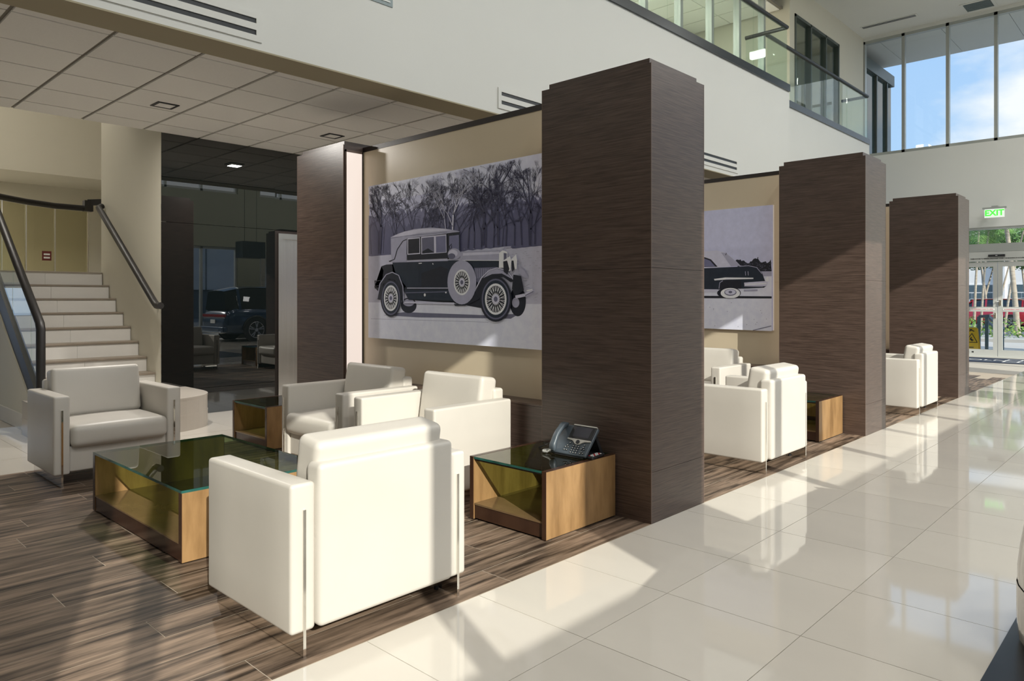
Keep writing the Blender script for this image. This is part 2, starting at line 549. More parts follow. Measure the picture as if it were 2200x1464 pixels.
sign_white = M('sign_white_acrylic', (.85, .9, .84), .3, emit=((.85, .95, .85), .35))
def text(body, size, mat, parent, loc, right, up, name='lettering', extr=.001, align='CENTER', bold=0.0):
    cu = bpy.data.curves.new(name, 'FONT')
    cu.body = body; cu.size = size; cu.extrude = extr; cu.align_x = align; cu.align_y = 'CENTER'
    cu.resolution_u = 3
    cu.offset = bold
    to = bpy.data.objects.new(name, cu)
    COL.objects.link(to)
    bpy.context.view_layer.update()
    me = bpy.data.meshes.new_from_object(to.evaluated_get(bpy.context.evaluated_depsgraph_get()))
    bpy.data.objects.remove(to)
    r, u = Vector(right).normalized(), Vector(up).normalized()
    n = r.cross(u)
    mt = Matrix((r, u, n)).transposed().to_4x4()
    mt.translation = Vector(loc)-(OFF[parent.name] if parent is not None else Vector())
    me.transform(mt)
    me.materials.clear(); me.materials.append(mat)
    o = bpy.data.objects.new(name, me)
    COL.objects.link(o)
    if parent is not None:
        o.parent = parent; OFF[o.name] = OFF[parent.name]
    return o
text('THESE DOORS TO REMAIN UNLOCKED WHEN THE BUILDING IS OCCUPIED', .031, blk_print, door_frame, (XF+.028, 3.32, 2.275), (0, -1, 0), (0, 0, 1), bold=.0012)
sens = tag(MB().box(XF-.03, XF+.03, 3.17, 3.49, 2.315, 2.365).build('door_sensor', blk_plastic), 'black motion sensor bar above the door joint', 'sensor')
MB().box(XF-.034, XF-.03, 3.31, 3.35, 2.335, 2.345).build('sensor_eye', white_print, sens)
for (d, y, al) in ((d1, 3.62, 'CENTER'), (d2, 2.98, 'CENTER')):
    MB().box(XF+.057, XF+.06, y-.24, y+.24, 1.088, 1.135).build('decal', white_print, d)
    text('IN EMERGENCY PUSH TO OPEN', .03, red_m, d, (XF+.056, y, 1.111), (0, -1, 0), (0, 0, 1))
for (d, y) in ((d1, 3.98), (d2, 2.62)):
    for k, (a, b, h) in enumerate(((-.19, -.15, .03), (-.1, .0, .012), (.03, .1, .02), (.14, .19, .03))):
        MB().box(XF+.057, XF+.06, y+a, y+b, .10, .10+h).build('decal', blk_print, d)
for (d, y, z) in ((d1, 3.37, .97), (d2, 3.27, 1.26)):
    h = MB(); h.box(XF+.03, XF+.06, y-.02, y+.02, z-.06, z+.06)
    h.tube([(XF+.045, y, z+.03), (XF+.0, y+.03, z+.03), (XF+.0, y+.1, z+.01)], .009, 8)
    h.build('lock_lever', chrome, d)
# exit sign
ex = empty('exit_sign', (XF-.25, 3.33, 3.2), 'white exit sign with green letters over the entrance doors', 'sign')
MB().box(XF-.27, XF-.23, 3.1, 3.56, 3.385, 3.425).build('mounting_bar', alu, ex)
MB().box(XF-.25, XF, 3.27, 3.39, 3.425, 3.455).build('bracket_arm', alu, ex)
MB().box(XF-.262, XF-.238, 3.14, 3.52, 3.19, 3.385).build('face_plate', sign_white, ex)
text('EXIT', .18, green_sign, ex, (XF-.263, 3.33, 3.288), (0, -1, 0), (0, 0, 1), extr=.0012, bold=.006)

# ---- upper floor: bulkhead, slab, soffit, lay-in ceiling
mb = MB()
mb.box(-8, 12.37, YB, YB+.2, HC, 4.915)
mb.box(12.37, 17.86, 5.52, 5.72, HC, 4.915)
mb.box(12.2, 12.37, YB+.2, 5.52, HC, 4.915)
mb.box(17.66, 17.86, 5.72, 10.4, HC, 4.915)
tag(mb.build('wall_bulkhead', white_wall), 'smooth white bulkhead wall under the balcony', kind='structure')
tag(MB().box(-8, 12.36, YB+.02, 10.4, 4.85, 4.96).box(12.36, 17.85, 5.54, 10.4, 4.85, 4.96).build('floor_upper', ceil_white), 'upper floor slab of the balcony', kind='structure')
mb = MB()
mb.box(-8, 12.37, YB, 5.46, HC-.012, HC)
mb.box(12.37, 17.86, 5.52, 5.8, HC-.012, HC)
tag(mb.build('trim_4', soffit_m), 'plain soffit strip along the bulkhead edge, coloured as in shade', kind='structure')
lc = tag(MB().box(-8, 17.8, 5.46, YM+.02, HC+.014, HC+.06).build('ceiling_lounge', ceil_dark), 'grey lay-in tile ceiling over the lounge', kind='structure')
CXS = [1.775+.61*k for k in range(-7, 22)]
CYS = [5.47, 5.6, 6.21, 6.82, 7.43, 8.04, YM]
for i in range(len(CXS)-1):
    for j in range(len(CYS)-1):
        MB().box(CXS[i]+.015, CXS[i+1]-.015, CYS[j]+.010, CYS[j+1]-.010, HC, HC+.014).build('ceiling_tile', ceil_tile, lc)
for (x, y, lb) in ((2.765, 7.23, 'small square recessed ceiling light in the lounge ceiling, nearer the stairs'), (4.60, 7.19, 'small square recessed ceiling light in the lounge ceiling above the elevator')):
    area('recessed_fill', (x, y, HC-.03), (0, 0, -1), .14, .14, 40, (1.0, .95, .88))  # added fill light; the recessed fixture itself is off
    e = empty('recessed_light', (x, y, HC-.01), lb, 'light')
    a, b = .10, .075
    mb = MB()
    mb.box(x-a, x+a, y-a, y-b, HC-.008, HC); mb.box(x-a, x+a, y+b, y+a, HC-.008, HC)
    mb.box(x-a, x-b, y-b, y+b, HC-.008, HC); mb.box(x+b, x+a, y-b, y+b, HC-.008, HC)
    mb.build('trim_ring', blk_plastic, e)
    mb = MB()
    for (p, q) in (((-b,-b),(b,-b)), ((b,-b),(b,b)), ((b,b),(-b,b)), ((-b,b),(-b,-b))):
        mb.poly([(x+p[0], y+p[1], HC-.006), (x+q[0], y+q[1], HC-.006), (x, y, HC-.0005)])
    mb.build('reflector', ceil_tile, e)
# slot diffusers on the bulkhead
for k, (xr, lb) in enumerate(((2.615, 'white two-slot air diffuser on the bulkhead at the left'), (6.50, 'white two-slot air diffuser on the bulkhead left of the nearest column'), (10.39, 'white two-slot air diffuser on the bulkhead between the two nearer columns'))):
    xl = xr-1.26
    e = empty('slot_diffuser', ((xl+xr)/2, YB, 3.26), lb, 'vent')
    y0 = YB-.012
    mb = MB()
    for (z0, z1) in ((3.265, 3.312), (3.35, 3.40), (3.437, 3.475)):
        mb.box(xl-.045, xr+.045, y0, YB, z0, z1)
    for (a, b) in ((xl-.045, xl), (xr, xr+.045)):
        mb.box(a, b, y0, YB, 3.312, 3.35); mb.box(a, b, y0, YB, 3.40, 3.437)
    mb.build('frame', white_wall, e)
    for z0 in (3.312, 3.40):
        MB().box(xl, xr, YB-.003, YB-.0005, z0, z0+.0375).build('slot', slot_black, e)
e = empty('return_grille', (3.5, YB, 3.89), 'grey return air grille high on the white bulkhead', 'vent')
MB().box(3.1, 3.88, YB-.008, YB-.0005, 3.89, 4.35).build('plate', grille_m, e)
for k in range(9):
    MB().box(3.13, 3.85, YB-.014, YB-.008, 3.92+k*.045, 3.935+k*.045).build('louvre', alu, e)

# ---- balcony balustrades
def balustrade(name, label, pts, joints, z0=4.915):
    """pts: plan polyline of the edge"""
    e = empty(name, (pts[0][0], pts[0][1], z0), label, 'railing')
    for a, b in zip(pts[:-1], pts[1:]):
        A, B = Vector((*a, 0)), Vector((*b, 0))
        d = (B-A).normalized()
        MB().bar(A+Vector((0,0,z0+.06)), B+Vector((0,0,z0+.06)), .12, .12).build('base_channel', fascia_m, e)
        n = max(1, round((B-A).length/joints))
        for k in range(n):
            p = A+(B-A)*(k/n)+d*.006; q = A+(B-A)*((k+1)/n)-d*.006
            MB().bar(p+Vector((0,0,z0+.6)), q+Vector((0,0,z0+.6)), .014, .96).build('glass_panel', clear_glass, e)
    path = [Vector((*p, z0+1.12)) for p in pts]
    MB().tube(path, .036, 12).build('handrail', dark_rail, e)
    return e
balustrade('glass_balustrade', 'glass balustrade with dark handrail on the nearer balcony', [(2.0, YB+.03), (12.34, YB+.03), (12.34, 5.9)], 1.32)
balustrade('glass_balustrade', 'glass balustrade with dark handrail on the farther set-back balcony', [(12.45, 5.55), (17.82, 5.55), (17.82, 6.12)], 1.32)

# ---- upper offices behind the balcony
OY = 6.2
mb = MB()
mb.box(15.0, 15.25, OY, OY+.2, 4.96, CEIL)
mb.box(17.85, XF, OY, OY+.2, 4.96, CEIL)
mb.box(15.25, 17.85, OY, OY+.2, 7.4, CEIL)
mb.box(15.25, 17.85, OY, OY+.2, 4.96, 5.3)
mb.box(13.75, 15.0, OY+2.2, OY+2.4, 4.96, CEIL)
mb.box(15.0, 15.2, OY+.2, 10.4, 4.96, CEIL)
mb.box(-2, 13.75, 9.6, 9.8, 4.96, CEIL)
mb.box(-2, 13.75, OY, OY+.15, 7.45, CEIL)
tag(mb.build('wall_upper', cream_wall), 'cream upper floor wall with office windows', kind='structure')
uc = tag(MB().box(-2, 15.1, OY+.15, 9.7, 7.464, 7.52).build('ceiling_office', ceil_dark), 'tiled ceiling of the upper offices', kind='structure')
for i in range(17):
    for j in range(3):
        x0 = 4.6+.61*i; y0 = OY+.2+1.1*j
        MB().box(x0+.012, x0+.598, y0+.006, y0+1.094, 7.45, 7.464).build('ceiling_tile', ceil_tile, uc)
dark_frame = M('dark_window_frame', (.10, .12, .11), .4, metal=.3, noise=((2, 2, 2), (.08, .10, .09), .3, .7))
wdw = empty('window_%d' % (wn+1), (16.5, OY, 5.3), 'dark-framed office window above the farther balcony', kind='structure')
for x in (15.25, 16.1, 16.98, 17.79):
    MB().box(x, x+.06, OY-.02, OY+.12, 5.3, 7.4).build('mullion', dark_frame, wdw)
for z in (5.3, 7.34):
    MB().box(15.25, 17.85, OY-.02, OY+.12, z, z+.06).build('rail', dark_frame, wdw)
for (a, b) in ((15.31, 16.1), (16.16, 16.98), (17.04, 17.79)):
    MB().box(a, b, OY+.04, OY+.052, 5.36, 7.34).build('pane', clear_glass, wdw)
MB().box(15.2, 17.9, 9.2, 9.3, 4.96, CEIL).box(17.9, 18.0, OY+.2, 9.3, 4.96, CEIL)
tag(MB().box(15.2, 18.2, 9.0, 9.1, 4.96, CEIL).box(18.1, 18.2, OY+.2, 9.1, 4.96, CEIL).box(15.2, 18.2, OY+.2, 9.1, 7.5, 7.55).build('wall_office', cream_wall), 'plain room wall seen through the dark-framed window', kind='structure')
wdw = empty('window_%d' % (wn+2), (9, OY, 4.96), 'storefront glazing of the offices behind the nearer balcony', kind='structure')
xs = [-2+1.05*k for k in range(16)]
for k, x in enumerate(xs):
    MB().box(x-.04, x+.04, OY-.02, OY+.1, 4.96, 7.45).build('mullion', alu, wdw)
    if k < len(xs)-1:
        MB().box(x+.04, xs[k+1]-.04, OY+.03, OY+.042, 5.0, 7.4).build('pane', clear_glass, wdw)
        MB().box(x+.04, xs[k+1]-.04, OY-.01, OY+.09, 7.0, 7.06).build('transom_bar', alu, wdw)
for z in (4.96, 7.39):
    MB().box(-2, 13.8, OY-.02, OY+.1, z, z+.06).build('rail', alu, wdw)
for k, x in enumerate((7.5, 9.9, 12.3)):
    e = empty('office_light', (x, 7.9, 7.42), 'lit ceiling panel inside the upper offices', 'light', 'lit panels in the upper office ceiling')
    MB().box(x-.3, x+.3, 7.6, 8.2, 7.44, 7.45).build('frame', alu, e)
    MB().box(x-.26, x+.26, 7.64, 8.16, 7.434, 7.44).build('lens', lamp_m, e)
    area('office_lamp', (x, 7.9, 7.40), (0, 0, -1), .6, .6, 45, (1.0, .95, .86))
# vents in the hall ceiling
e = empty('slot_diffuser', (18.79, 5.38, CEIL-.02), 'long thin slot vent in the high ceiling near the balcony end', 'vent')
MB().box(18.7, 18.88, 4.75, 5.99, CEIL-.012, CEIL-.0005).build('frame', ceil_white, e)
for x in (18.735, 18.805):
    MB().box(x, x+.04, 4.79, 5.96, CEIL-.016, CEIL-.012).build('slot', slot_black, e)
e = empty('ceiling_grille', (19.2, 3.6, CEIL-.02), 'dark square grille in the high ceiling near the windows', 'vent')
MB().box(18.84, 19.46, 3.28, 3.92, CEIL-.012, CEIL-.0005).build('frame', ceil_white, e)
MB().box(18.9, 19.4, 3.34, 3.86, CEIL-.016, CEIL-.012).build('core', dark_frame, e)
for k in range(8):
    MB().box(18.92+k*.06, 18.935+k*.06, 3.36, 3.84, CEIL-.024, CEIL-.016).build('louvre', grille_m, e)

# ---- mirror wall with elevator
mw = tag(MB().box(3.25, 12.0, YM+.012, YM+.2, 0, HC).build('wall_back', black_cap), 'wall faced with black mirror glass beside the stairs', kind='structure')
for (x0, x1) in ((3.19, 4.56), (5.85, 7.5), (7.504, 9.2)):
    for (z0, z1) in ((0.0, .30), (.303, 2.21), (2.213, HC)):
        tl = -.0094        # the glass hangs very slightly out of true
        MB().prism([(x0, YM+tl*(x0-3.19), z0+.001), (x1, YM+tl*(x1-3.19), z0+.001), (x1, YM+.011, z0+.001), (x0, YM+.011, z0+.001)], (0, 0, z1-z0-.002)).build('panel', black_glass, mw)
MB().box(4.563, 5.847, YM, YM+.012, 2.213, HC-.001).build('panel', black_glass, mw)
el = empty('door_3', (5.2, YM, 0), 'brushed steel elevator door in a steel frame', kind='structure')
MB().box(4.60, 4.66, YM-.03, YM+.012, 0, 2.17).build('jamb', steel, el)
MB().box(5.74, 5.80, YM-.03, YM+.012, 0, 2.17).build('jamb', steel, el)
MB().box(4.66, 5.74, YM-.03, YM+.012, 2.10, 2.17).build('head', steel, el)
MB().box(4.66, 5.19, YM+.0, YM+.012, 0.01, 2.10).build('leaf', steel, el)
MB().box(5.195, 5.74, YM+.0, YM+.012, 0.01, 2.10).build('leaf', steel, el)

# ================================================================== PARTITIONS AND COLUMNS
def column(x0, x1, y0, y1, label):
    e = empty('column', ((x0+x1)/2, (y0+y1)/2, 0), label, 'column', 'dark brown clad columns')
    MB().box(x0+.012, x1-.012, y0+.012, y1-.012, 0.0, 2.74).build('core', black_cap, e)
    zs = [(0.0, .3045), (.3065, 1.523), (1.525, 2.743)]
    for (z0, z1) in zs:
        MB().box(x0+.004, x1-.004, y0, y0+.012, z0, z1).build('cladding_panel', brown, e)
        MB().box(x0+.004, x1-.004, y1-.012, y1, z0, z1).build('cladding_panel', brown, e)
        MB().box(x0, x0+.012, y0+.004, y1-.004, z0, z1).build('cladding_panel', brown, e)
        MB().box(x1-.012, x1, y0+.004, y1-.004, z0, z1).build('cladding_panel', brown, e)
    for (a, b) in ((x0, y0), (x1, y0), (x0, y1), (x1, y1)):
        MB().box(a-.001 if a == x0 else a-.004, a+.004 if a == x0 else a+.001, b-.001 if b == y0 else b-.004, b+.004 if b == y0 else b+.001, 0, 2.743).build('corner_trim', brown_edge, e)
    MB().box(x0+.035, x1-.035, y0+.035, y1-.035, 2.74, 2.785).build('cap', brown, e)
    return e
names = [('dark brown column beside the telephone table', 'dark brown column at the back end of the nearest picture wall'),
         ('dark brown column between the nearest and the last one', 'dark brown column at the back end of the second picture wall'),
         ('dark brown column closest to the entrance doors', 'dark brown column at the back end of the third partition')]
parts = ['partition with the vintage touring car picture', 'partition with the low black car picture', 'partition nearest the entrance']
short = ['touring car partition', 'black car partition', 'last partition']
for i, X in enumerate(COLX):
    column(X, X+.63, 2.353, 3.213, names[i][0])
    column(X+.03, X+.66, 5.63, 6.43, names[i][1])
    wname = 'wall_partition' if i == 0 else 'wall_partition_%d' % (i+1)
    e = empty(wname, (X+.32, 4.4, 0), parts[i], kind='structure')
    xw = X+.245
    MB().box(xw+.006, X+.40, 3.213, 5.63, .61, 2.70).build('core', beige_panel, e)
    for (a, b) in ((.612, 1.523), (1.526, 2.70)):
        MB().box(xw, xw+.006, 3.216, 5.628, a, b).build('wall_panel', beige_panel, e)
    MB().box(xw-.004, X+.42, 3.213, 5.63, 2.70, 2.743).build('cap_rail', black_cap, e)
    MB().box(X+.05, X+.40, 3.213, 5.63, 0, .60).build('plinth_core', black_cap, e)
    for k in range(2):
        y0 = 3.214+k*1.208
        for (a, b) in ((0, .3045), (.3065, .598)):
            MB().box(X+.038, X+.05, y0+.001, y0+1.207, a, b).build('cladding_panel', brown, e)
    MB().box(X+.036, X+.41, 3.213, 5.63, .60, .612).build('ledge', brown, e)
    # vertical light boxes let into the returns
    for (yy, s, lb) in ((5.63, -1, 'at the far end'), (3.213, 1, 'at the aisle end')):
        le = empty('light_box', (X+.14, yy, .63), 'tall glowing white light panel %s of the %s' % (lb, short[i]), 'light')
        x0, x1 = X+.045, X+.235
        ya, yb = sorted((yy+s*.002, yy+s*.014))
        MB().box(x0, x0+.012, ya, yb, .63, 2.70).build('frame_side', brown_edge, le)
        MB().box(x1-.008, x1, ya, yb, .63, 2.70).build('frame_side', black_cap, le)
        MB().box(x0, x1, ya, yb, 2.68, 2.70).build('frame_head', brown_edge, le)
        ya, yb = sorted((yy+s*.002, yy+s*.009))
        MB().box(x0+.012, x1-.008, ya, yb, .64, 2.68).build('diffuser', light_m, le)

# ================================================================== STAIRS
st = empty('staircase', (2.6, 9.0, 0), 'pale tiled staircase rising behind the lone armchair', 'staircase')
SX0, SX1 = 2.02, 3.185
RIS, TRD = .1687, .2557
def ystep(k): return 8.6+(k-3)*TRD          # nosing line of tread k (1-based)
# two rounded starting steps
def bull(z0, z1, grow, name, mat):
    cx0, cx1, yb = 1.86, 3.45, 8.43
    pts = []
    n = 24
    for i in range(n+1):
        a = math.pi*i/n
        c_, s_ = math.cos(a), math.sin(a)
        pts.append(((cx0+cx1)/2-math.copysign(abs(c_)**.7, c_)*((cx1-cx0)/2+grow), 8.10-abs(s_)**.7*(.70+grow), z0))
    pts = [(pts[0][0], yb, z0)]+pts+[(pts[-1][0], yb, z0)]
    m = MB(); m.prism(pts[::-1], (0, 0, z1-z0))
    return m.build(name, mat, st)
MB().box(SX0, SX1, 8.43, 8.64, 0, 2*RIS).build('step', stair_tile, st)
bull(0, RIS-.02, 0, 'starting_step', bull_tile)
bull(RIS-.02, RIS, .001, 'step_nosing', bull_tile)
bull(RIS, 2*RIS-.02, -.002, 'starting_step', bull_tile)
bull(2*RIS-.02, 2*RIS, .0, 'step_nosing', bull_tile)
for k in range(3, 11):
    y0 = ystep(k)
    stp = MB().box(SX0, SX1, y0+.02, y0+.06+TRD, (k-1)*RIS-.01, k*RIS-.022).build('step', stair_tile, st)
    for (a, b) in ((SX0, SX0+.52), (SX0+.522, SX1)):
        MB().box(a, b, y0+.012, y0+.02, (k-1)*RIS, k*RIS-.022).build('riser_tile', stair_tile, stp)
    MB().box(SX0, SX1, y0, y0+TRD+.02, k*RIS-.022, k*RIS).build('tread', nosing_m if k < 10 else stair_tile, stp)
    MB().box(SX0, SX1, y0-.004, y0, k*RIS-.018, k*RIS-.002).build('nosing_strip', nosing_m, stp)
tag(MB().box(-6, 9.0, ystep(10)+TRD, 16.0, 1.55, 10*RIS-.002).build('floor_landing', stair_tile), 'stair landing floor', kind='structure')
# walls round the stair
tag(MB().box(3.19, 3.245, YM+.0125, 10.45, 0, CEIL-4).build('wall_stair', cream_wall), 'cream wall carrying the wall handrail beside the stairs', kind='structure')
wu = MB()
wu.prism([(1.94, 8.30, .2), (1.94, 8.30, .02), (1.94, 12.0, .02), (1.94, 12.0, 2.3), (1.94, 10.5, 1.62)], (.06, 0, 0))
tag(wu.build('wall_under_stair', cream_wall), 'cream wall closing the side under the stairs', kind='structure')
tag(MB().box(1.925, 1.94, 8.3, 12.0, 0, .16).build('baseboard_stair', stair_tile), 'tile baseboard under the stairs', kind='structure')
mb = MB()
mb.box(-8, 9.0, 15.9, 16.1, 1.6, 3.52)
mb.box(-8, 9.0, 14.38, 14.5, 3.5, 6.0)
mb.box(-8, 9.0, 14.5, 16.1, 3.5, 3.56)
mb.box(9.0, 9.2, YM, 16.1, 0, 6.0)
mb.box(-8, 9.0, YM, 16.1, 6.0, 6.1)
mb.box(3.245, 9.0, 10.3, 10.45, 0, 6.0)
tag(mb.build('wall_landing', cream_wall), 'shaded cream walls and header beyond the landing', kind='structure')
# stairwell lights: an added fill panel over the flight, a slim fixture above the landing
for (x, y, z, pw, sx, sy, lb) in ((1.8, 11.6, 5.99, 55, 1.2, 1.2, 'added square fill panel on the stairwell ceiling'), (2.05, 15.1, 3.49, 12, .5, .12, 'slim lit ceiling light above the stair landing')):
    le = empty('stair_light', (x, y, z-.03), lb, 'light')
    MB().box(x-sx/2-.03, x+sx/2+.03, y-sy/2-.03, y+sy/2+.03, z-.02, z).build('frame', alu, le)
    MB().box(x-sx/2, x+sx/2, y-sy/2, y+sy/2, z-.026, z-.02).build('lens', lamp_m, le)
    area('stair_lamp', (x, y, z-.06), (0, 0, -1), sx, sy, pw, (1.0, .94, .85))
# curved glass guard on the landing
gd = empty('curved_guard', (3.0, 12.4, 10*RIS), 'curved glass guard with black rail at the top of the stairs', 'railing')
arc = [(1.55, 10.9), (2.05, 11.65), (2.43, 12.1), (2.79, 12.42), (3.22, 12.66), (3.68, 12.68)]
MB().tube([(x, y, 2.765) for x, y in arc], .045, 8).build('handrail', dark_rail, gd)
h2 = MB(); h2.box(3.62, 3.74, 12.62, 12.74, 2.72, 2.89); h2.bar((3.68, 12.68, 2.86), (4.4, 12.4, 2.93), .09, .09)
h2.build('handrail', dark_rail, gd)
gsm = GLASS('guard_glass', (.84, .82, .70), 1.6)
for (a, b) in zip(arc[:-1], arc[1:]):
    A, B = Vector((*a, 2.2)), Vector((*b, 2.2))
    d = (B-A).normalized()*.012
    MB().bar(A+d, B-d, .014, 1.03).build('glass_panel', gsm, gd)
    MB().bar((b[0], b[1], 1.69), (b[0], b[1], 2.72), .02, .02).build('post', steel, gd)
pls = tag(MB().box(3.02, 3.14, 12.52, 12.53, 1.92, 2.06).build('warning_label', M('dark_red_label', (.16, .015, .012), .5, noise=((30, 30, 30), (.12, .012, .01), .3, .7))), 'small dark red label on the curved guard glass', 'label')
for k in range(2):
    MB().box(3.04, 3.12, 12.517, 12.52, 1.95+.05*k, 1.975+.05*k).build('print_line', white_print, pls)
# left balustrade of the stair
bl = empty('stair_balustrade', (1.98, 8.3, 0), 'glass stair balustrade with black handrail and post on the left', 'railing')
X = 1.985
def hz(y): return 1.10+(y-8.30)*.70
MB().tube([(X, 8.28, .34), (X, 8.28, 1.04), (X, 8.31, 1.10), (X, 10.55, hz(10.55)), (X, 11.5, hz(10.6))], .042, 10).build('handrail', dark_rail, bl)
mb = MB()
mb.prism([(X-.03, 8.26, .12), (X-.03, 8.26, .36), (X-.03, 10.6, .36+.70*2.34), (X-.03, 10.6, .12+.70*2.34)], (.06, 0, 0))
mb.build('stringer', dark_rail, bl)
yy = [8.34, 8.62, 9.35, 10.1, 10.6]
for a, b in zip(yy[:-1], yy[1:]):
    MB().prism([(X-.006, a+.008, .37+(a-8.26)*.7), (X-.006, b-.008, .37+(b-8.26)*.7), (X-.006, b-.008, hz(b)-.04), (X-.006, a+.008, hz(a)-.04)], (.012, 0, 0)).build('glass_panel', clear_glass, bl)
# wall handrail
wr = empty('wall_handrail', (3.13, 9.3, 1.2), 'black wall handrail on the right of the stairs', 'railing')
X = 3.115
def wz(y): return 1.277+(y-8.40)*.655
MB().tube([(X, 8.26, wz(8.40)-.01), (X, 8.37, wz(8.40)-.01), (X, 8.45, wz(8.45)), (X, 10.30, wz(10.30)), (X+.05, 10.34, wz(10.34))], .038, 8).build('rail', dark_rail, wr)
for y in (8.5, 9.4, 10.2):
    MB().tube([(X, y, wz(y)-.03), (X, y, wz(y)-.07), (3.19, y, wz(y)-.08)], .009, 6).build('bracket', chrome, wr)

# ================================================================== ARMCHAIRS
def armchair():
    e = proto('armchair', 'x', 'armchair', 'cream leather armchairs')
    for s in (-1, 1):
        a, b = sorted((s*.333, s*.438))
        MB().rbox(a, b, -.345, .355, .0895, .648, .016).build('arm', leather, e)
    MB().rbox(-.336, .336, -.375, -.275, .098, .713, .022).build('back_panel', leather, e)
    MB().rbox(-.336, .336, -.29, .335, .10, .29, .015).build('seat_base', leather, e)
    MB().rbox(-.332, .332, -.22, .385, .275, .435, .042, bulge=(0, .012, .018), mid=6).build('seat_cushion', leather, e)
    xf = Matrix.Translation((0, -.20, .42)) @ Matrix.Rotation(R(9), 4, 'X') @ Matrix.Translation((0, .20, -.42))
    MB().rbox(-.318, .318, -.275, -.12, .425, .80, .032, bulge=(0, .012, .0), mid=6, xf=xf).build('back_cushion', leather, e)
    for s in (-1, 1):
        x = s*.385
        m = MB()
        m.box(x-.006, x+.006, -.335, .345, .006, .0895)
        m.box(x-.006, x+.006, -.353, -.335, .0, .55)
        m.box(x-.006, x+.006, .345, .363, .0, .55)
        leg = m.build('sled_leg', chrome, e)
        f = MB()
        for y in (-.22, .22):
            f.cyl((x-.016*s, y, 0), (x-.016*s, y, .016), .011, 8)
        f.build('foot_glide', blk_plastic, leg)
    return e
ch0 = armchair()
SEATS = [((1.81, 2.765, 0), 0, 'cream leather armchair in the foreground seen from behind'),
         ((1.91, 6.175, 0), math.pi, 'cream leather armchair standing alone in front of the stairs'),
         ((3.315, 4.93, 0), R(90), 'cream leather armchair under the touring car picture, nearer the elevator'),
         ((3.29, 3.885, 0), R(90), 'cream leather armchair under the touring car picture, nearer the telephone table'),
         ((5.735, 2.745, 0), 0, 'cream leather armchair seen from behind in the second bay'),
         ((7.09, 3.93, 0), R(90), 'cream leather armchair under the low black car picture'),
         ((9.60, 2.66, 0), 0, 'cream leather armchair farthest from the camera beside the last column')]
for i, (loc, rz, lb) in enumerate(SEATS):
    c = ch0 if i == 0 else copy_tree(ch0)
    c['label'] = lb
    place(c, loc, rz)

# ================================================================== TABLES
def side_table(x0, x1, y0, y1, h, label, back=True, name='side_table'):
    """open towards -x, panels at both y ends"""
    e = empty(name, ((x0+x1)/2, (y0+y1)/2, 0), label, 'table')
    t = .03
    for (a, b) in ((y0, y0+t), (y1-t, y1)):
        p = MB().box(x0+.003, x1, a, b, .008, h-.003).build('side_panel', table_wood, e)
        MB().box(x0, x0+.003, a, b, .008, h).build('edge_band', table_dark, p)
        MB().box(x0+.003, x1, a, b, h-.003, h).build('edge_band', table_dark, p)
    MB().box(x0+.012, x1-.01, y0+t, y1-t, .012, .092).build('plinth', table_dark, e)
    MB().box(x0+.008, x1-.004, y0+t, y1-t, .092, .102).build('shelf', table_shelf, e)
    if back:
        MB().box(x1-.03, x1-.008, y0+t, y1-t, .145, h-.03).build('back_panel', table_wood, e)
    gz = h-.014
    MB().box(x0+.004, x1-.004, y0+t+.001, y1-t-.001, gz+.0125, gz+.0130).build('glass_top', table_glass, e)
    MB().box(x0+.004, x0+.010, y0+t+.001, y1-t-.001, gz, gz+.0125).build('glass_edge', glass_edge, e)
    MB().box(x1-.010, x1-.004, y0+t+.001, y1-t-.001, gz, gz+.0125).build('glass_edge', glass_edge, e)
    if back:
        MB().box(x0+.014, x0+.032, y0+t, y1-t, gz-.012, gz-.0005).build('top_rail', black_cap, e)
    f = MB()
    for (x, y) in ((x0+.05, y0+.015), (x1-.05, y0+.015), (x0+.05, y1-.015), (x1-.05, y1-.015)):
        f.cyl((x, y, 0), (x, y, .008), .012, 8)
    f.build('foot_glide', blk_plastic, e)
    return e
TBL_H = .385
side_table(3.016, 3.668, 2.60, 3.21, TBL_H, 'amber wood side table with glass top carrying the telephone')
side_table(3.14, 3.70, 5.95, 6.60, TBL_H, 'amber wood side table with glass top in front of the elevator')
side_table(6.86, 7.478, 2.56, 3.18, TBL_H, 'amber wood side table beside the second column')
# coffee table: open both long sides
x0, x1, y0, y1, h = 1.497, 2.33, 3.705, 5.06, .372
ct = empty('coffee_table', ((x0+x1)/2, (y0+y1)/2, 0), 'low amber wood coffee table with green glass top', 'table')
for (a, b) in ((y0, y0+.035), (y1-.035, y1)):
    p = MB().box(x0+.003, x1-.003, a, b, .008, h-.014).build('end_panel', table_wood, ct)
    MB().box(x0, x0+.003, a, b, .008, h-.014).build('edge_band', table_dark, p)
    MB().box(x1-.003, x1, a, b, .008, h-.014).build('edge_band', table_dark, p)
MB().box(x0+.004, x1-.004, y0+.035, y1-.035, .012, .095).build('plinth', table_dark, ct)
MB().box(x0+.002, x1-.002, y0+.035, y1-.035, .095, .103).build('shelf', table_shelf, ct)
MB().box(x0+.001, x1-.001, y0+.001, y1-.001, h-.0005, h).build('glass_top', table_glass, ct)
for (a, b, c, d) in ((x0, x0+.004, y0, y1), (x1-.004, x1, y0, y1), (x0+.004, x1-.004, y0, y0+.004), (x0+.004, x1-.004, y1-.004, y1)):
    MB().box(a, b, c, d, h-.014, h-.0005).build('glass_edge', glass_edge, ct)

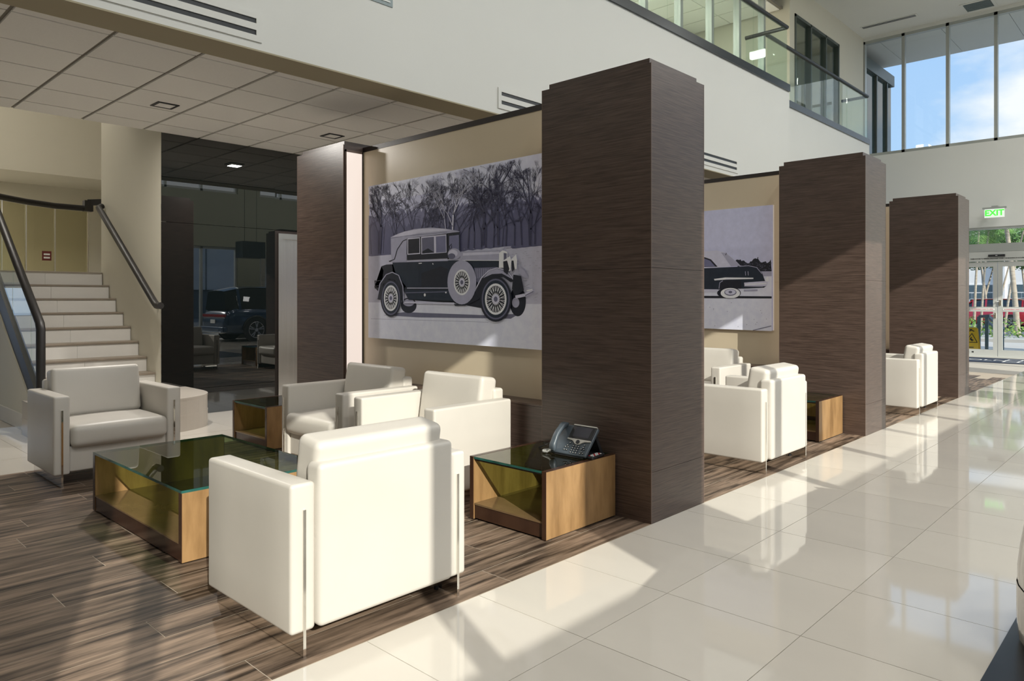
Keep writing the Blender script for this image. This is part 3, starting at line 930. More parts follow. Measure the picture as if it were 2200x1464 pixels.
# ================================================================== TELEPHONE AND REMOTE
phone_grey = M('phone_slate', (.075, .095, .115), .38, noise=((30, 30, 30), (.065, .082, .10), .3, .7))
phone_screen = M('phone_screen', (.035, .035, .045), .12, noise=((12, 12, 12), (.045, .04, .06), .3, .7))
silver = M('phone_silver', (.62, .60, .56), .3, metal=.5, noise=((20, 20, 20), (.58, .56, .52), .3, .7))
key_m = M('phone_key', (.015, .017, .02), .35, noise=((50, 50, 50), (.02, .022, .026), .3, .7))
cord_m = M('grey_cord', (.42, .42, .40), .5, noise=((50, 50, 50), (.36, .36, .34), .3, .7))
def telephone(loc, rz):
    e = proto('desk_phone', 'slate grey desk telephone with handset and screen on the side table', 'telephone')
    # local frame: x to the phone's right, the front towards -y, face tilted back
    tilt = Matrix.Translation((0, -.075, .016)) @ Matrix.Rotation(R(48), 4, 'X')
    def T3(m):
        m.v = [tuple(tilt @ Vector(p)) for p in m.v]
        return m
    body = T3(MB().rbox(-.135, .135, 0, .205, -.022, .0, .008)).build('body', phone_grey, e)
    T3(MB().rbox(-.045, .13, .108, .200, .0, .008, .0035)).build('bezel', blk_plastic, body)
    T3(MB().box(-.018, .104, .122, .192, .008, .0088)).build('screen', phone_screen, body)
    T3(MB().box(-.045, .13, .199, .207, -.004, .010)).build('light_bar', silver, body)
    nav = MB()
    pts = [(-.046, .108), (-.046, .100), (-.005, .094), (.012, .084), (.024, .074), (.042, .070), (.060, .074), (.072, .084), (.089, .094), (.130, .100), (.130, .108)]
    nav.prism([(x, y, .001) for x, y in pts], (0, 0, .006)); T3(nav).build('navigation_bar', silver, body)
    T3(MB().cyl((.042, .088, .006), (.042, .088, .0105), .013, 16)).build('navigation_button', key_m, body)
    def key(x, y, w_=.011, h_=.009):
        T3(MB().rbox(x-w_/2, x+w_/2, y-h_/2, y+h_/2, .0, .005, .002, k=2, mid=2)).build('key', key_m, body)
        T3(MB().box(x-w_*.22, x+w_*.22, y-h_*.22, y+h_*.22, .005, .0054)).build('key_print', white_print, body)
    for r_ in range(4):
        for c_ in range(3):
            key(.022+c_*.020, .060-r_*.015)
    for (x, y) in ((-.022, .058), (-.012, .046), (-.032, .046), (-.032, .026), (-.014, .026), (.098, .058), (.108, .046), (.088, .046), (.098, .028), (.112, .020), (.092, .016), (-.012, .076), (.098, .076)):
        key(x, y, .012, .008)
    for k in range(5):
        for x in (-.032, .117):
            key(x, .128+k*.014, .009, .006)
    # handset on the left
    hs = []
    for i in range(13):
        t = i/12
        y = -.004+.205*t
        z = .018+.030*math.sin(math.pi*t)
        hs.append((-.103, y, z))
    m = MB()
    pr, fs = [], []
    n = 10
    for i, (x, y, z) in enumerate(hs):
        t = i/12
        wd = .024-.004*math.sin(math.pi*t)
        hg = .014 if 0 < i < 12 else .008
        if i in (1, 2, 10, 11): hg = .020
        for j in range(n):
            a = 2*math.pi*j/n
            ca, sa = math.cos(a), math.sin(a)
            pr.append((x+wd*math.copysign(abs(ca)**.6, ca), y, z+hg*math.copysign(abs(sa)**.6, sa)))
    for i in range(12):
        for j in range(n):
            fs.append((i*n+j, i*n+(j+1) % n, (i+1)*n+(j+1) % n, (i+1)*n+j))
    fs.append(list(range(n))[::-1]); fs.append(list(range(12*n, 13*n)))
    m.add(pr, fs, 0, True)
    T3(m).build('handset', phone_grey, e)
    # rear stand
    s_ = MB()
    s_.prism([(-.09, .055, .13), (-.09, .075, .13), (-.09, .145, .004), (-.09, .118, .004)], (.20, 0, 0))
    s_.box(-.10, .12, -.07, .14, .001, .008)
    s_.build('stand', blk_plastic, e)
    # coiled cord and its plug
    pth = [(-.105, -.085, .035), (-.13, -.105, .012), (-.165, -.10, .008), (-.19, -.075, .007), (-.20, -.045, .007), (-.165, -.03, .007)]
    fine = []
    for a, b in zip(pth[:-1], pth[1:]):
        for k in range(36):
            fine.append(Vector(a).lerp(Vector(b), k/36))
    coil = []
    for i, p in enumerate(fine):
        d = (fine[min(i+1, len(fine)-1)]-fine[max(i-1, 0)]).normalized()
        u = d.cross(Vector((0, 0, 1)))
        u = u.normalized() if u.length > 1e-6 else Vector((1, 0, 0))
        vv = u.cross(d)
        a = i*1.15
        coil.append(p+(u*math.cos(a)+vv*math.sin(a))*.005+Vector((0, 0, .003)))
    MB().tube(coil, .0018, 5).build('coiled_cord', cord_m, e)
    MB().tube([(-.14, -.06, .012), (-.165, -.03, .014), (-.19, -.055, .012), (-.175, -.085, .012), (-.15, -.07, .02), (-.125, -.03, .05)], .006, 8).build('cord_plug', cord_m, e)
    MB().tube([(-.10, .10, .006), (-.17, .12, .02), (-.23, .10, .045), (-.285, .05, .012), (-.29, .0, .004)], .0032, 6).build('cable', blk_plastic, e)
    return place(e, loc, rz)
telephone((3.475, 2.765, TBL_H+.0005), R(-90))
e = proto('remote_control', 'small black remote control lying beside the telephone', 'remote')
MB().rbox(-.021, .021, -.075, .075, .0, .018, .007).build('body', blk_plastic, e)
for r_ in range(6):
    for c_ in range(3):
        MB().box(-.016+c_*.012, -.008+c_*.012, -.06+r_*.018, -.05+r_*.018, .018, .0205).build('button', white_print if (r_+c_) % 3 else red_m, e)
place(e, (3.50, 2.622, TBL_H+.0005), R(-82))

# ================================================================== PICTURES (flat prints on box panels)
def pcol(name, c):
    c = (c[0]*.95, c[1]*.98, min(.95, c[2]*1.16))
    return M('print_'+name, c, .42, noise=((14, 14, 14), tuple(min(1, t*1.10+.004) for t in c), .35, .68))
P_SKY = pcol('sky', (.62, .62, .72)); P_SKY2 = pcol('pale_sky', (.76, .76, .84))
P_WOODS = pcol('woods', (.115, .115, .185)); P_WOODS2 = pcol('woods_pale', (.19, .19, .28)); P_BR = pcol('branch', (.045, .045, .085))
P_FIELD = pcol('field', (.56, .55, .59)); P_FIELD2 = pcol('field_dark', (.36, .355, .40)); P_ROAD = pcol('road', (.80, .80, .83)); P_SHADE = pcol('shadow', (.16, .16, .21))
P_BLACK = pcol('black', (.010, .013, .022)); P_DARK = pcol('dark', (.012, .022, .036)); P_GREY = pcol('grey', (.44, .43, .49)); P_PALE = pcol('pale', (.68, .66, .70)); P_WHITE = pcol('white', (.90, .89, .90)); P_MID = pcol('mid', (.14, .14, .19))
PAL = [P_SKY, P_SKY2, P_WOODS, P_WOODS2, P_BR, P_FIELD, P_FIELD2, P_ROAD, P_SHADE, P_BLACK, P_DARK, P_GREY, P_PALE, P_WHITE, P_MID]
SKY, SKY2, WOODS, WOODS2, BR, FIELD, FIELD2, ROAD, SHADE, BLACK, DARK, GREY, PALE, WHITE, MID = range(15)
class Print:
    """draws on the plane x = X; coordinates are metres (y along the wall, z up), traced from the print"""
    def __init__(s, X, tr):
        s.X, s.tr, s.mb, s.k, s.clip = X, tr, MB(), 0, None
    def pt(s, p, raw=False):
        y, z = p if raw else s.tr(p)
        return (s.X-.00012*s.k, y, z)
    def poly(s, pts, c, raw=False):
        s.k += 1
        q = [s.pt(p, raw) for p in pts]
        s.mb.poly(q, c)
    def ell(s, cx, cy, rx, ry, c, n=32, rot=0.0):
        s.poly([(cx+rx*math.cos(2*math.pi*i/n), cy+ry*math.sin(2*math.pi*i/n)) for i in range(n)], c)
    def line(s, pts, wd, c, raise_k=True):
        if raise_k: s.k += 1
        for a, b in zip(pts[:-1], pts[1:]):
            dx, dy = b[0]-a[0], b[1]-a[1]
            L = math.hypot(dx, dy) or 1
            nx, ny = -dy/L*wd/2, dx/L*wd/2
            q = [s.pt(p) for p in ((a[0]+nx, a[1]+ny), (b[0]+nx, b[1]+ny), (b[0]-nx, b[1]-ny), (a[0]-nx, a[1]-ny))]
            if s.clip:
                y0_, y1_, z0_, z1_ = s.clip
                if any(not (y0_ < p[1] < y1_ and z0_ < p[2] < z1_) for p in q): continue
            s.mb.poly(q, c)
    def tree(s, x, y, h, wd, c, depth=5, ang=-90, spread=22, rr=None):
        s.k += 1
        def br(x, y, L, a, w_, dpt):
            x2, y2 = x+L*math.cos(R(a)), y+L*math.sin(R(a))
            s.line([(x, y), (x2, y2)], max(w_, 1.1), c, False)
            if dpt > 0:
                for q in range(2 if dpt > 2 else 3):
                    br(x2, y2, L*rr.uniform(.62, .86), a+rr.uniform(-spread, spread)*(1.25 if q else 1), w_*.62, dpt-1)
                if rr.random() < .5:
                    br((x+x2)/2, (y+y2)/2, L*.55, a+rr.choice((-1, 1))*rr.uniform(20, 38), w_*.5, dpt-2 if dpt > 1 else 0)
        br(x, y, h*.30, ang+rr.uniform(-4, 4), wd, depth)
def tracer(X, ox, oy, sc):
    """maps a point of an enlarged view of the print back onto the wall plane x = X"""
    def tr(p):
        u, v = ox+p[0]*sc, oy+p[1]*sc
        a = (u-1100)/FPX
        d = X/(CT+a*ST)
        return (d*(ST-a*CT), CAM_H+(HORIZON-v)/FPX*d)
    return tr
def picture(X, y0, y1, z0, z1, label):
    e = empty('wall_picture', (X, (y0+y1)/2, z0), label, 'picture')
    MB().box(X, X+.03, y0, y1, z0, z1).build('panel', white_print, e)
    return e
# --- picture one: vintage touring car in front of bare trees
XP = COLX[0]+.245-.031
PY0, PY1, PZ0, PZ1 = 3.375, 5.487, .998, 2.368
pic = picture(XP, PY0, PY1, PZ0, PZ1, 'large black and white photograph of a vintage touring car with bare trees')
D = Print(XP-.0004, tracer(XP, 780, 320, .3005))
rr = random.Random(5)
D.clip = (PY0, PY1, PZ0, PZ1)
D.poly([(PY1, PZ0), (PY0, PZ0), (PY0, PZ1), (PY1, PZ1)], SKY, True)
D.poly([(40, 272), (1290, 28), (1290, 330), (800, 270), (400, 330), (40, 400)], SKY2)
def jag(x0, x1, f, amp, n):
    return [(x0+(x1-x0)*i/n, f(x0+(x1-x0)*i/n)+rr.uniform(-amp, amp)) for i in range(n+1)]
D.poly(jag(41, 1295, lambda x: 470-.10*(x-40), 26, 90)+[(1295, 720), (41, 770)], WOODS2)
D.poly(jag(41, 1295, lambda x: 560-.13*(x-40), 40, 110)+[(1295, 720), (41, 770)], WOODS)
for k in range(26):
    x = 55+k*49+rr.uniform(-14, 14)
    base = 755-.06*(x-40)
    D.tree(x, base, rr.uniform(330, 520)*(1+.0001*x), rr.uniform(5, 9), BR, 6, -90, 24, rr)
for (x, h_) in ((860, 760), (970, 820), (1195, 760), (120, 640)):
    D.tree(x, 690 if x > 500 else 750, h_, 15, BR, 7, -90, 22, rr)
D.tree(640, 640, 560, 9, PALE, 6, -90, 26, rr)
D.tree(600, 640, 460, 7, GREY, 6, -95, 24, rr)
D.poly([(41, 770)]+jag(41, 460, lambda x: 768-.03*x, 5, 16)+jag(470, 1295, lambda x: 752-.09*(x-470)+ (18 if x > 1050 else 0), 5, 26)+[(1295, 1115), (41, 1110)], FIELD)
for k in range(160):
    x, y = rr.uniform(720, 1290), rr.uniform(705, 1100)
    D.line([(x, y), (x+rr.uniform(6, 26), y-rr.uniform(-2, 4))], rr.uniform(1.5, 3.5), FIELD2, k == 0)
D.poly([(41, 1098), (1295, 1110), (1295, 1440), (41, 1350)], ROAD)
D.poly([(150, 1190), (300, 1168), (880, 1190), (1120, 1180), (1060, 1215), (870, 1212), (400, 1206)], SHADE)
D.line([(60, 1215), (500, 1228), (900, 1240)], 3, GREY)
# chassis and far wheels
D.ell(330, 1120, 56, 55, BLACK); D.ell(330, 1100, 40, 26, GREY)
D.ell(1110, 1090, 58, 108, BLACK); D.ell(1095, 1100, 26, 36, GREY)
D.poly([(85, 990), (135, 990), (150, 870), (135, 840), (170, 828), (212, 832), (220, 880), (330, 1080), (660, 1105), (850, 1140), (860, 1010), (980, 880), (980, 800), (215, 812), (215, 890), (130, 1040)], BLACK)
D.line([(85, 950), (130, 940)], 5, BLACK); D.line([(85, 985), (130, 975)], 5, BLACK); D.line([(90, 940), (90, 1000)], 6, BLACK)
D.poly([(215, 815), (610, 798), (980, 800), (985, 850), (830, 862), (812, 990), (318, 992), (240, 900)], DARK)
D.poly([(420, 890), (560, 840), (610, 860), (600, 985), (420, 985)], BLACK)
D.line([(318, 996), (612, 996)], 5, PALE)
D.line([(215, 812), (612, 800)], 4, GREY); D.line([(320, 792), (600, 776)], 4, GREY); D.line([(320, 772), (600, 757)], 3, GREY)
D.line([(405, 815), (405, 990)], 2, BLACK); D.line([(402, 820), (425, 818)], 6, WHITE); D.line([(502, 818), (506, 828)], 6, WHITE)
# roof
D.poly([(203, 632), (262, 604), (370, 574), (490, 563), (600, 572), (694, 590), (694, 605), (606, 608), (318, 642), (314, 806), (214, 810), (205, 760)], GREY)
D.poly([(212, 628), (300, 592), (420, 572), (560, 572), (640, 582), (560, 588), (400, 604), (290, 630)], PALE)
D.line([(204, 640), (318, 622), (606, 596)], 3, MID)
D.line([(190, 806), (230, 790), (250, 720), (290, 660), (316, 648)], 6, BLACK)
D.poly([(606, 604), (694, 594), (698, 606), (612, 620)], BLACK)
# windows
D.poly([(318, 640), (606, 606), (612, 782), (320, 796)], BLACK)
D.poly([(322, 640), (412, 632), (414, 752), (322, 758)], PALE); D.poly([(328, 648), (408, 640), (409, 745), (328, 751)], BLACK)
D.poly([(420, 630), (600, 612), (603, 742), (422, 755)], PALE); D.poly([(426, 638), (512, 629), (514, 744), (428, 750)], MID); D.poly([(526, 628), (596, 621), (598, 738), (528, 743)], WOODS2)
D.poly([(428, 735), (470, 712), (514, 740), (428, 750)], BLACK)
D.poly([(612, 622), (694, 612), (696, 722), (616, 756)], WOODS2); D.line([(614, 622), (694, 612), (696, 724)], 6, DARK); D.line([(640, 690), (636, 735), (622, 700), (640, 680)], 6, BLACK)
D.poly([(612, 605), (622, 605), (620, 790), (610, 790)], BLACK)
# cowl, hood, radiator
D.ell(658, 752, 46, 40, GREY); D.ell(650, 748, 32, 26, PALE); D.ell(640, 768, 26, 20, MID)
D.poly([(700, 742), (760, 732), (985, 729), (1000, 742), (985, 800), (705, 797)], GREY)
D.poly([(720, 745), (980, 735), (980, 752), (720, 765)], PALE)
D.line([(712, 798), (980, 799)], 4, WHITE)
D.poly([(800, 852), (960, 845), (960, 900), (830, 960), (810, 940)], MID)
for k in range(11):
    D.line([(815+k*13, 856), (815+k*13, 930-k*4)], 4, GREY, k == 0)
D.poly([(980, 745), (1005, 726), (1038, 738), (1036, 850), (978, 852)], WHITE); D.poly([(1012, 745), (1034, 748), (1032, 846), (1014, 846)], MID)
D.line([(1008, 726), (1022, 702), (1065, 700)], 7, GREY)
# fenders
D.poly([(655, 1112), (735, 1098), (800, 1020), (850, 920), (905, 866), (965, 847), (1035, 868), (1092, 950), (1060, 953), (1010, 918), (940, 918), (880, 985), (835, 1075), (740, 1122), (665, 1124)], BLACK)
D.line([(735, 1100), (803, 1022), (853, 924), (907, 870), (965, 852), (1035, 872), (1090, 948)], 7, PALE)
D.poly([(865, 925), (910, 874), (965, 858), (1030, 878), (1070, 930), (1000, 892), (930, 896)], GREY)
D.poly([(1118, 838), (1160, 862), (1188, 920), (1170, 926), (1130, 900)], GREY)
D.poly([(105, 1075), (125, 960), (170, 895), (215, 878), (260, 900), (292, 980), (300, 1095), (286, 1095), (270, 1000), (235, 940), (195, 930), (150, 970), (130, 1080)], BLACK)
D.line([(108, 1075), (128, 965), (172, 900), (216, 883), (262, 905), (292, 985), (298, 1092)], 6, GREY)
D.poly([(300, 1010), (620, 1008), (650, 1088), (330, 1076)], DARK); D.line([(310, 1030), (610, 1022)], 6, MID); D.line([(300, 1098), (660, 1106)], 12, PALE)
D.ell(449, 1045, 7, 11, WHITE); D.ell(600, 1028, 5, 6, WHITE)
# wheels
def wheel(cx, cy, rx, ry, fx, fy, tyre, spoke):
    D.ell(cx, cy, rx, ry, tyre)
    if tyre == BLACK:
        D.ell(cx, cy, rx*.88, ry*.90, MID); D.ell(cx, cy, rx*.80, ry*.83, DARK)
    else:
        D.ell(cx, cy, rx*.94, ry*.96, GREY)
    D.ell(cx, cy, fx, fy, WHITE); D.ell(cx, cy, fx*.84, fy*.86, BLACK if spoke == WHITE else MID)
    for k in range(18):
        a = 2*math.pi*k/18
        for s_ in (-.26, .26):
            D.line([(cx+.22*fx*math.cos(a), cy+.22*fy*math.sin(a)), (cx+.9*fx*math.cos(a+s_), cy+.9*fy*math.sin(a+s_))], 3.4, spoke, k == 0)
    D.ell(cx, cy, fx*.34, fy*.32, PALE); D.ell(cx, cy, fx*.18, fy*.17, MID)
wheel(207, 1068, 74, 134, 50, 92, BLACK, WHITE)
wheel(715, 955, 103, 158, 58, 92, GREY, WHITE)
wheel(958, 1075, 114, 162, 77, 112, BLACK, WHITE)
# lamps and bumper
D.poly([(1012, 800), (1060, 768), (1070, 800), (1066, 870), (1046, 876), (1016, 840)], WHITE); D.poly([(1012, 806), (1040, 800), (1056, 860), (1040, 900), (1016, 880)], BLACK)
D.poly([(1070, 790), (1104, 756), (1112, 800), (1108, 860), (1090, 860), (1074, 830)], WHITE); D.poly([(1072, 800), (1086, 800), (1094, 860), (1076, 880)], BLACK)
D.poly([(1085, 900), (1140, 910), (1160, 1010), (1100, 1060), (1075, 1000)], BLACK)
D.line([(1100, 1060), (1170, 1045), (1225, 1012)], 22, PALE); D.line([(1170, 1050), (1228, 1020)], 6, MID); D.line([(1180, 1016), (1222, 1005)], 8, WHITE)
D.mb.build('printed_photo', PAL, pic)
# --- picture two: low black car with white top
XP2 = COLX[1]+.245-.031
pic2 = picture(XP2, 3.373, 5.485, .995, 2.372, 'large black and white photograph of a low black car with white top')
E = Print(XP2-.0004, tracer(XP2, 1500, 420, .3279))
E.poly([(5.485, .995), (3.373, .995), (3.373, 2.372), (5.485, 2.372)], SKY, True)
E.poly([(-500, 530), (482, 500), (482, 890), (-500, 850)], ROAD)
E.poly([(-500, 505), (482, 500), (482, 530), (-500, 545)], GREY)
E.poly([(235, 445)]+[(235+i*8.3, 438-10*math.sin(i*.45)-rr.uniform(0, 16)) for i in range(30)]+[(482, 498), (300, 500)], BLACK)
for k in range(90):
    x, y = rr.uniform(250, 480), rr.uniform(440, 490)
    E.line([(x, y), (x+rr.uniform(2, 9), y-rr.uniform(-3, 4))], rr.uniform(1.5, 3.5), MID, k == 0)
E.line([(390, 420), (392, 405)], 5, BLACK)
E.poly([(-460, 655), (482, 662), (482, 676), (-460, 672)], BLACK)
E.poly([(-470, 520), (-300, 490), (38, 478), (270, 468), (330, 458), (385, 470), (420, 510), (435, 552), (452, 590), (430, 606), (290, 612), (270, 606), (130, 618), (-470, 612)], DARK)
E.poly([(-60, 478), (-20, 400), (38, 368), (120, 362), (182, 376), (245, 428), (278, 462), (130, 472)], PALE)
E.poly([(150, 374), (182, 378), (244, 430), (274, 462), (215, 466)], GREY)
E.poly([(-30, 470), (0, 415), (38, 404), (85, 420), (128, 468)], BLACK); E.poly([(-20, 466), (8, 424), (40, 414), (78, 428), (112, 466)], WOODS2)
E.line([(180, 392), (186, 378)], 4, BLACK)
E.line([(270, 466), (330, 461), (384, 473), (418, 514)], 4, GREY)
E.poly([(104, 548), (180, 538), (362, 540), (362, 548), (180, 552), (108, 558)], WHITE)
E.poly([(135, 612), (140, 570), (160, 558), (280, 556), (285, 612)], BLACK); E.line([(137, 612), (142, 572), (162, 560)], 4, GREY)
E.poly([(302, 572), (440, 562), (456, 570), (452, 592), (420, 600), (304, 598)], PALE); E.line([(306, 585), (448, 578)], 5, WHITE); E.line([(306, 596), (440, 596)], 3, MID)
E.poly([(440, 548), (458, 530), (464, 560), (446, 566)], WHITE)
E.poly([(-470, 612), (130, 616), (128, 634), (-470, 636)], PALE)
E.poly([(300, 618), (390, 616), (390, 628), (300, 630)], GREY)
for s_ in (210, -330):
    E.ell(s_-30, 640, 55, 30, BLACK)
    E.ell(s_, 640, 70, 38, BLACK); E.ell(s_+2, 641, 64, 34, WHITE); E.ell(s_+2, 636, 40, 22, MID); E.ell(s_+2, 634, 35, 18, PALE); E.ell(s_+2, 634, 12, 8, MID)
E.line([(310, 498), (312, 525)], 4, GREY); E.line([(328, 498), (330, 525)], 4, GREY)
E.line([(360, 885), (480, 856)], 4, MID)
for k in range(14):
    x, y = rr.uniform(60, 470), rr.uniform(700, 860)
    E.line([(x, y), (x+4, y+1)], 3, MID, k == 0)
E.mb.build('printed_photo', PAL, pic2)

# ================================================================== CARS
tyre_m = M('tyre_rubber', (.012, .012, .013), .7, noise=((20, 20, 20), (.02, .02, .02), .3, .7))
rim_m = M('alloy_rim', (.45, .45, .46), .25, metal=.9, noise=((8, 8, 8), (.38, .38, .39), .3, .7))
car_glass = M('dark_car_glass', (.006, .010, .012), .03, ior=1.6, noise=((3, 3, 3), (.01, .015, .017), .3, .7))
tail_red = M('tail_lamp_red', (.30, .01, .012), .15, noise=((20, 20, 20), (.22, .01, .01), .3, .7))
lamp_clear = M('head_lamp', (.55, .57, .60), .1, metal=.4, noise=((20, 20, 20), (.48, .5, .52), .3, .7))
trim_blk = M('car_black_trim', (.015, .015, .016), .5, noise=((8, 8, 8), (.02, .02, .022), .3, .7))
def car(name, label, loc, rz, paint, L=4.75, W=1.92, H=1.68, suv=True, front_r=.55):
    """front towards +x"""
    e = proto(name, label, 'car')
    zb = .24 if suv else .17
    hd = (.98 if suv else .80)
    # lower body stations: x, bottom, belt height, half width factor
    S = [(-.5, zb+.22, zb+.42, .70), (-.493, zb+.10, hd-.12, .84), (-.475, zb+.04, hd+.02, .91), (-.43, zb, hd+.08, .965), (-.30, zb-.02, hd+.08, 1.0), (-.05, zb-.02, hd+.06, 1.0),
         (.18, zb-.02, hd+.04, 1.0), (.30, zb-.02, hd, .995), (.40, zb, hd-.05, .97), (.455, zb+.02, hd-.13, .90), (.485, zb+.05, hd-.24, .80), (.497, zb+.10, hd-.36, .68), (.50, zb+.18, hd-.46, .60)]
    m = MB(); ring = []
    for (fx, z0, z1, fw) in S:
        hw = W/2*fw
        prof = [(0, z0), (hw*.80, z0), (hw*.96, z0+.06), (hw, z0+(z1-z0)*.35), (hw*.985, z0+(z1-z0)*.72), (hw*.94, z1-.05), (hw*.84, z1), (hw*.45, z1+.025), (0, z1+.03)]
        pr = [(fx*L, y, z) for y, z in prof]+[(fx*L, -y, z) for y, z in prof[-2:0:-1]]
        ring.append(pr)
    n = len(ring[0]); pts = [p for r_ in ring for p in r_]
    fs = [(i*n+j, (i+1)*n+j, (i+1)*n+(j+1) % n, i*n+(j+1) % n) for i in range(len(ring)-1) for j in range(n)]
    m.add(pts, fs, 0, True); m.poly(ring[0]); m.poly(ring[-1][::-1])
    body = m.build('body', paint, e)
    # greenhouse (glass) and roof
    zg = hd+.02
    G = ([(-.485, .80, .80), (-.40, .90, .93), (-.33, .92, .99), (-.05, .93, 1.0), (.08, .92, .985), (.235, .88, .03)] if suv else
         [(-.36, .84, .04), (-.24, .88, .86), (-.12, .90, .98), (.0, .9, 1.0), (.08, .9, .97), (.24, .86, .03)])
    m = MB(); ring = []
    for (fx, fw, fh) in G:
        zt = zg+(H-zg)*fh
        hw = W/2*fw; tw = hw-.20*(zt-zg)/.6
        prof = [(hw, zg), (hw-.02, zg+.02), (tw, zt-.03*fh), (tw-.10, zt), (0, zt+.025*fh)]
        ring.append([(fx*L, y, z) for y, z in prof]+[(fx*L, -y, z) for y, z in prof[-2::-1]])
    n = len(ring[0]); pts = [p for r_ in ring for p in r_]
    fs = [(i*n+j, (i+1)*n+j, (i+1)*n+j+1, i*n+j+1) for i in range(len(ring)-1) for j in range(n-1)]
    m.add(pts, fs, 0, True); m.poly(ring[0]); m.poly(ring[-1][::-1])
    m.build('windows', car_glass, e)
    # roof skin
    m = MB(); rs = []
    for r_ in ring[0 if suv else 1:-1]:
        rs.append([(p[0], p[1]*1.012, p[2]+.012) for p in r_[2:-2]])
    n = len(rs[0]); pts = [p for r_ in rs for p in r_]
    m.add(pts, [(i*n+j, (i+1)*n+j, (i+1)*n+j+1, i*n+j+1) for i in range(len(rs)-1) for j in range(n-1)], 0, True)
    m.build('roof', paint, e)
    # pillars
    for s_ in (-1, 1):
        m = MB()
        for idx in ((1, 3, 4) if suv else (1, 3)):
            p = ring[idx]
            lo, hi = Vector(p[1]), Vector(p[2])
            lo.y = abs(lo.y)*s_*1.01; hi.y = abs(hi.y)*s_*1.01
            m.bar(lo, hi, .09, .02)
        lo, hi = Vector(ring[-1][1]), Vector(ring[-2][2])
        lo.y = abs(lo.y)*s_; hi.y = abs(hi.y)*s_
        m.bar(lo, hi, .07, .05)
        m.build('pillar', paint, e)
        MB().rbox(.12*L, .12*L+.10, min(s_*.47*W, s_*.58*W), max(s_*.47*W, s_*.58*W), zg+.02, zg+.17, .04).build('side_mirror', paint, e)
    # wheels
    wr_ = .37 if suv else .335
    for fx in (-.30, .305):
        for s_ in (-1, 1):
            y = s_*(W/2-.11)
            wh = MB().tube([(fx*L, y-.11, wr_), (fx*L, y-.085, wr_), (fx*L, y+.085, wr_), (fx*L, y+.11, wr_)], [wr_*.90, wr_, wr_, wr_*.90], 28).build('wheel', tyre_m, e)
            yo = y+s_*.112
            m = MB().cyl((fx*L, yo-s_*.02, wr_), (fx*L, yo-s_*.012, wr_), wr_*.70, 24); m.build('rim_disc', trim_blk, wh)
            m = MB()
            m.tube([(fx*L+wr_*.68*math.cos(t_), yo, wr_+wr_*.68*math.sin(t_)) for t_ in [2*math.pi*q/28 for q in range(29)]], .016, 6)
            for q in range(5):
                t_ = 2*math.pi*q/5+.3
                for dt in (-.16, .16):
                    m.bar((fx*L+.05*math.cos(t_), yo, wr_+.05*math.sin(t_)), (fx*L+wr_*.67*math.cos(t_+dt), yo, wr_+wr_*.67*math.sin(t_+dt)), .03, .03)
            m.cyl((fx*L, yo-.01, wr_), (fx*L, yo+.012*s_, wr_), .06, 12)
            m.build('alloy_spokes', rim_m, wh)
            m = MB()
            pts = []
            for q in range(15):
                t_ = math.pi*q/14
                pts.append((fx*L+(wr_+.06)*math.cos(t_), s_*(W/2+.004), wr_+(wr_+.06)*math.sin(t_)))
            m.tube(pts, .035, 6); m.build('wheel_arch', trim_blk, e)
            MB().cyl((fx*L, s_*(W/2-.015), wr_), (fx*L, s_*(W/2+.002), wr_), wr_+.05, 24).build('wheel_well', trim_blk, e)
    # rear details
    xr = -.5*L
    MB().rbox(xr-.012, xr+.10, -W*.41, W*.41, hd-.20, hd-.11, .01).build('tail_lamp_bar', tail_red, e)
    MB().rbox(xr-.015, xr+.10, -W*.40, W*.40, hd-.235, hd-.205, .006).build('chrome_strip', chrome, e)
    pt = MB().box(xr-.022, xr-.01, -.17, .17, hd-.40, hd-.28).build('licence_plate', white_print, e)
    MB().rbox(xr-.06, xr+.12, -W*.43, W*.43, zb+.06, zb+.24, .04).build('rear_bumper', paint, e)
    MB().rbox(xr-.07, xr+.1, -W*.36, W*.36, zb+.03, zb+.09, .02).build('skid_trim', chrome, e)
    # front details
    xf_ = .5*L
    MB().rbox(xf_-.10, xf_+.015, -W*.20, W*.20, zb+.16, zb+.40, .03).build('grille', chrome, e)
    for s_ in (-1, 1):
        a, b = sorted((s_*W*.24, s_*W*.40))
        MB().rbox(xf_-.24, xf_-.03, a, b, hd-.40, hd-.30, .03).build('head_lamp', lamp_clear, e)
        MB().box(-.12*L, -.12*L+.14, min(s_*W*.497, s_*W*.505), max(s_*W*.497, s_*W*.505), hd-.16, hd-.13).build('door_handle', chrome, e)
        MB().box(-.16*L, .20*L, min(s_*W*.485, s_*W*.50), max(s_*W*.485, s_*W*.50), zb-.01, zb+.06).build('sill', trim_blk, e)
    return place(e, loc, rz)
def paint(name, c):
    return M(name, c, .22, metal=.15, coat=1.0, noise=((5, 5, 5), tuple(t*1.1 for t in c), .3, .7))
p_white = paint('white_car_paint', (.72, .70, .66)); p_blue = paint('dark_blue_car_paint', (.010, .035, .085)); p_red = paint('red_car_paint', (.32, .008, .02)); p_dark = paint('navy_car_paint', (.015, .02, .035)); p_silver = paint('silver_car_paint', (.42, .44, .46))
car('display_car', 'large white utility vehicle standing behind the camera', (3.42, -2.0, 0.006), 0, p_white, 5.0, 1.98, 1.84, True)
car('display_car', 'dark blue utility vehicle reflected in the black mirror wall', (12.35, -6.02, 0.0), 0, p_blue, 4.85, 1.96, 1.74, True)
mat_m = M('dark_floor_mat', (.012, .016, .024), .3, noise=((6, 6, 6), (.018, .022, .03), .3, .7))
tag(MB().box(.4, 8.2, -3.4, .55, .0008, .005).build('display_mat', mat_m), 'dark mat on the tile floor at the lower right corner', 'mat')
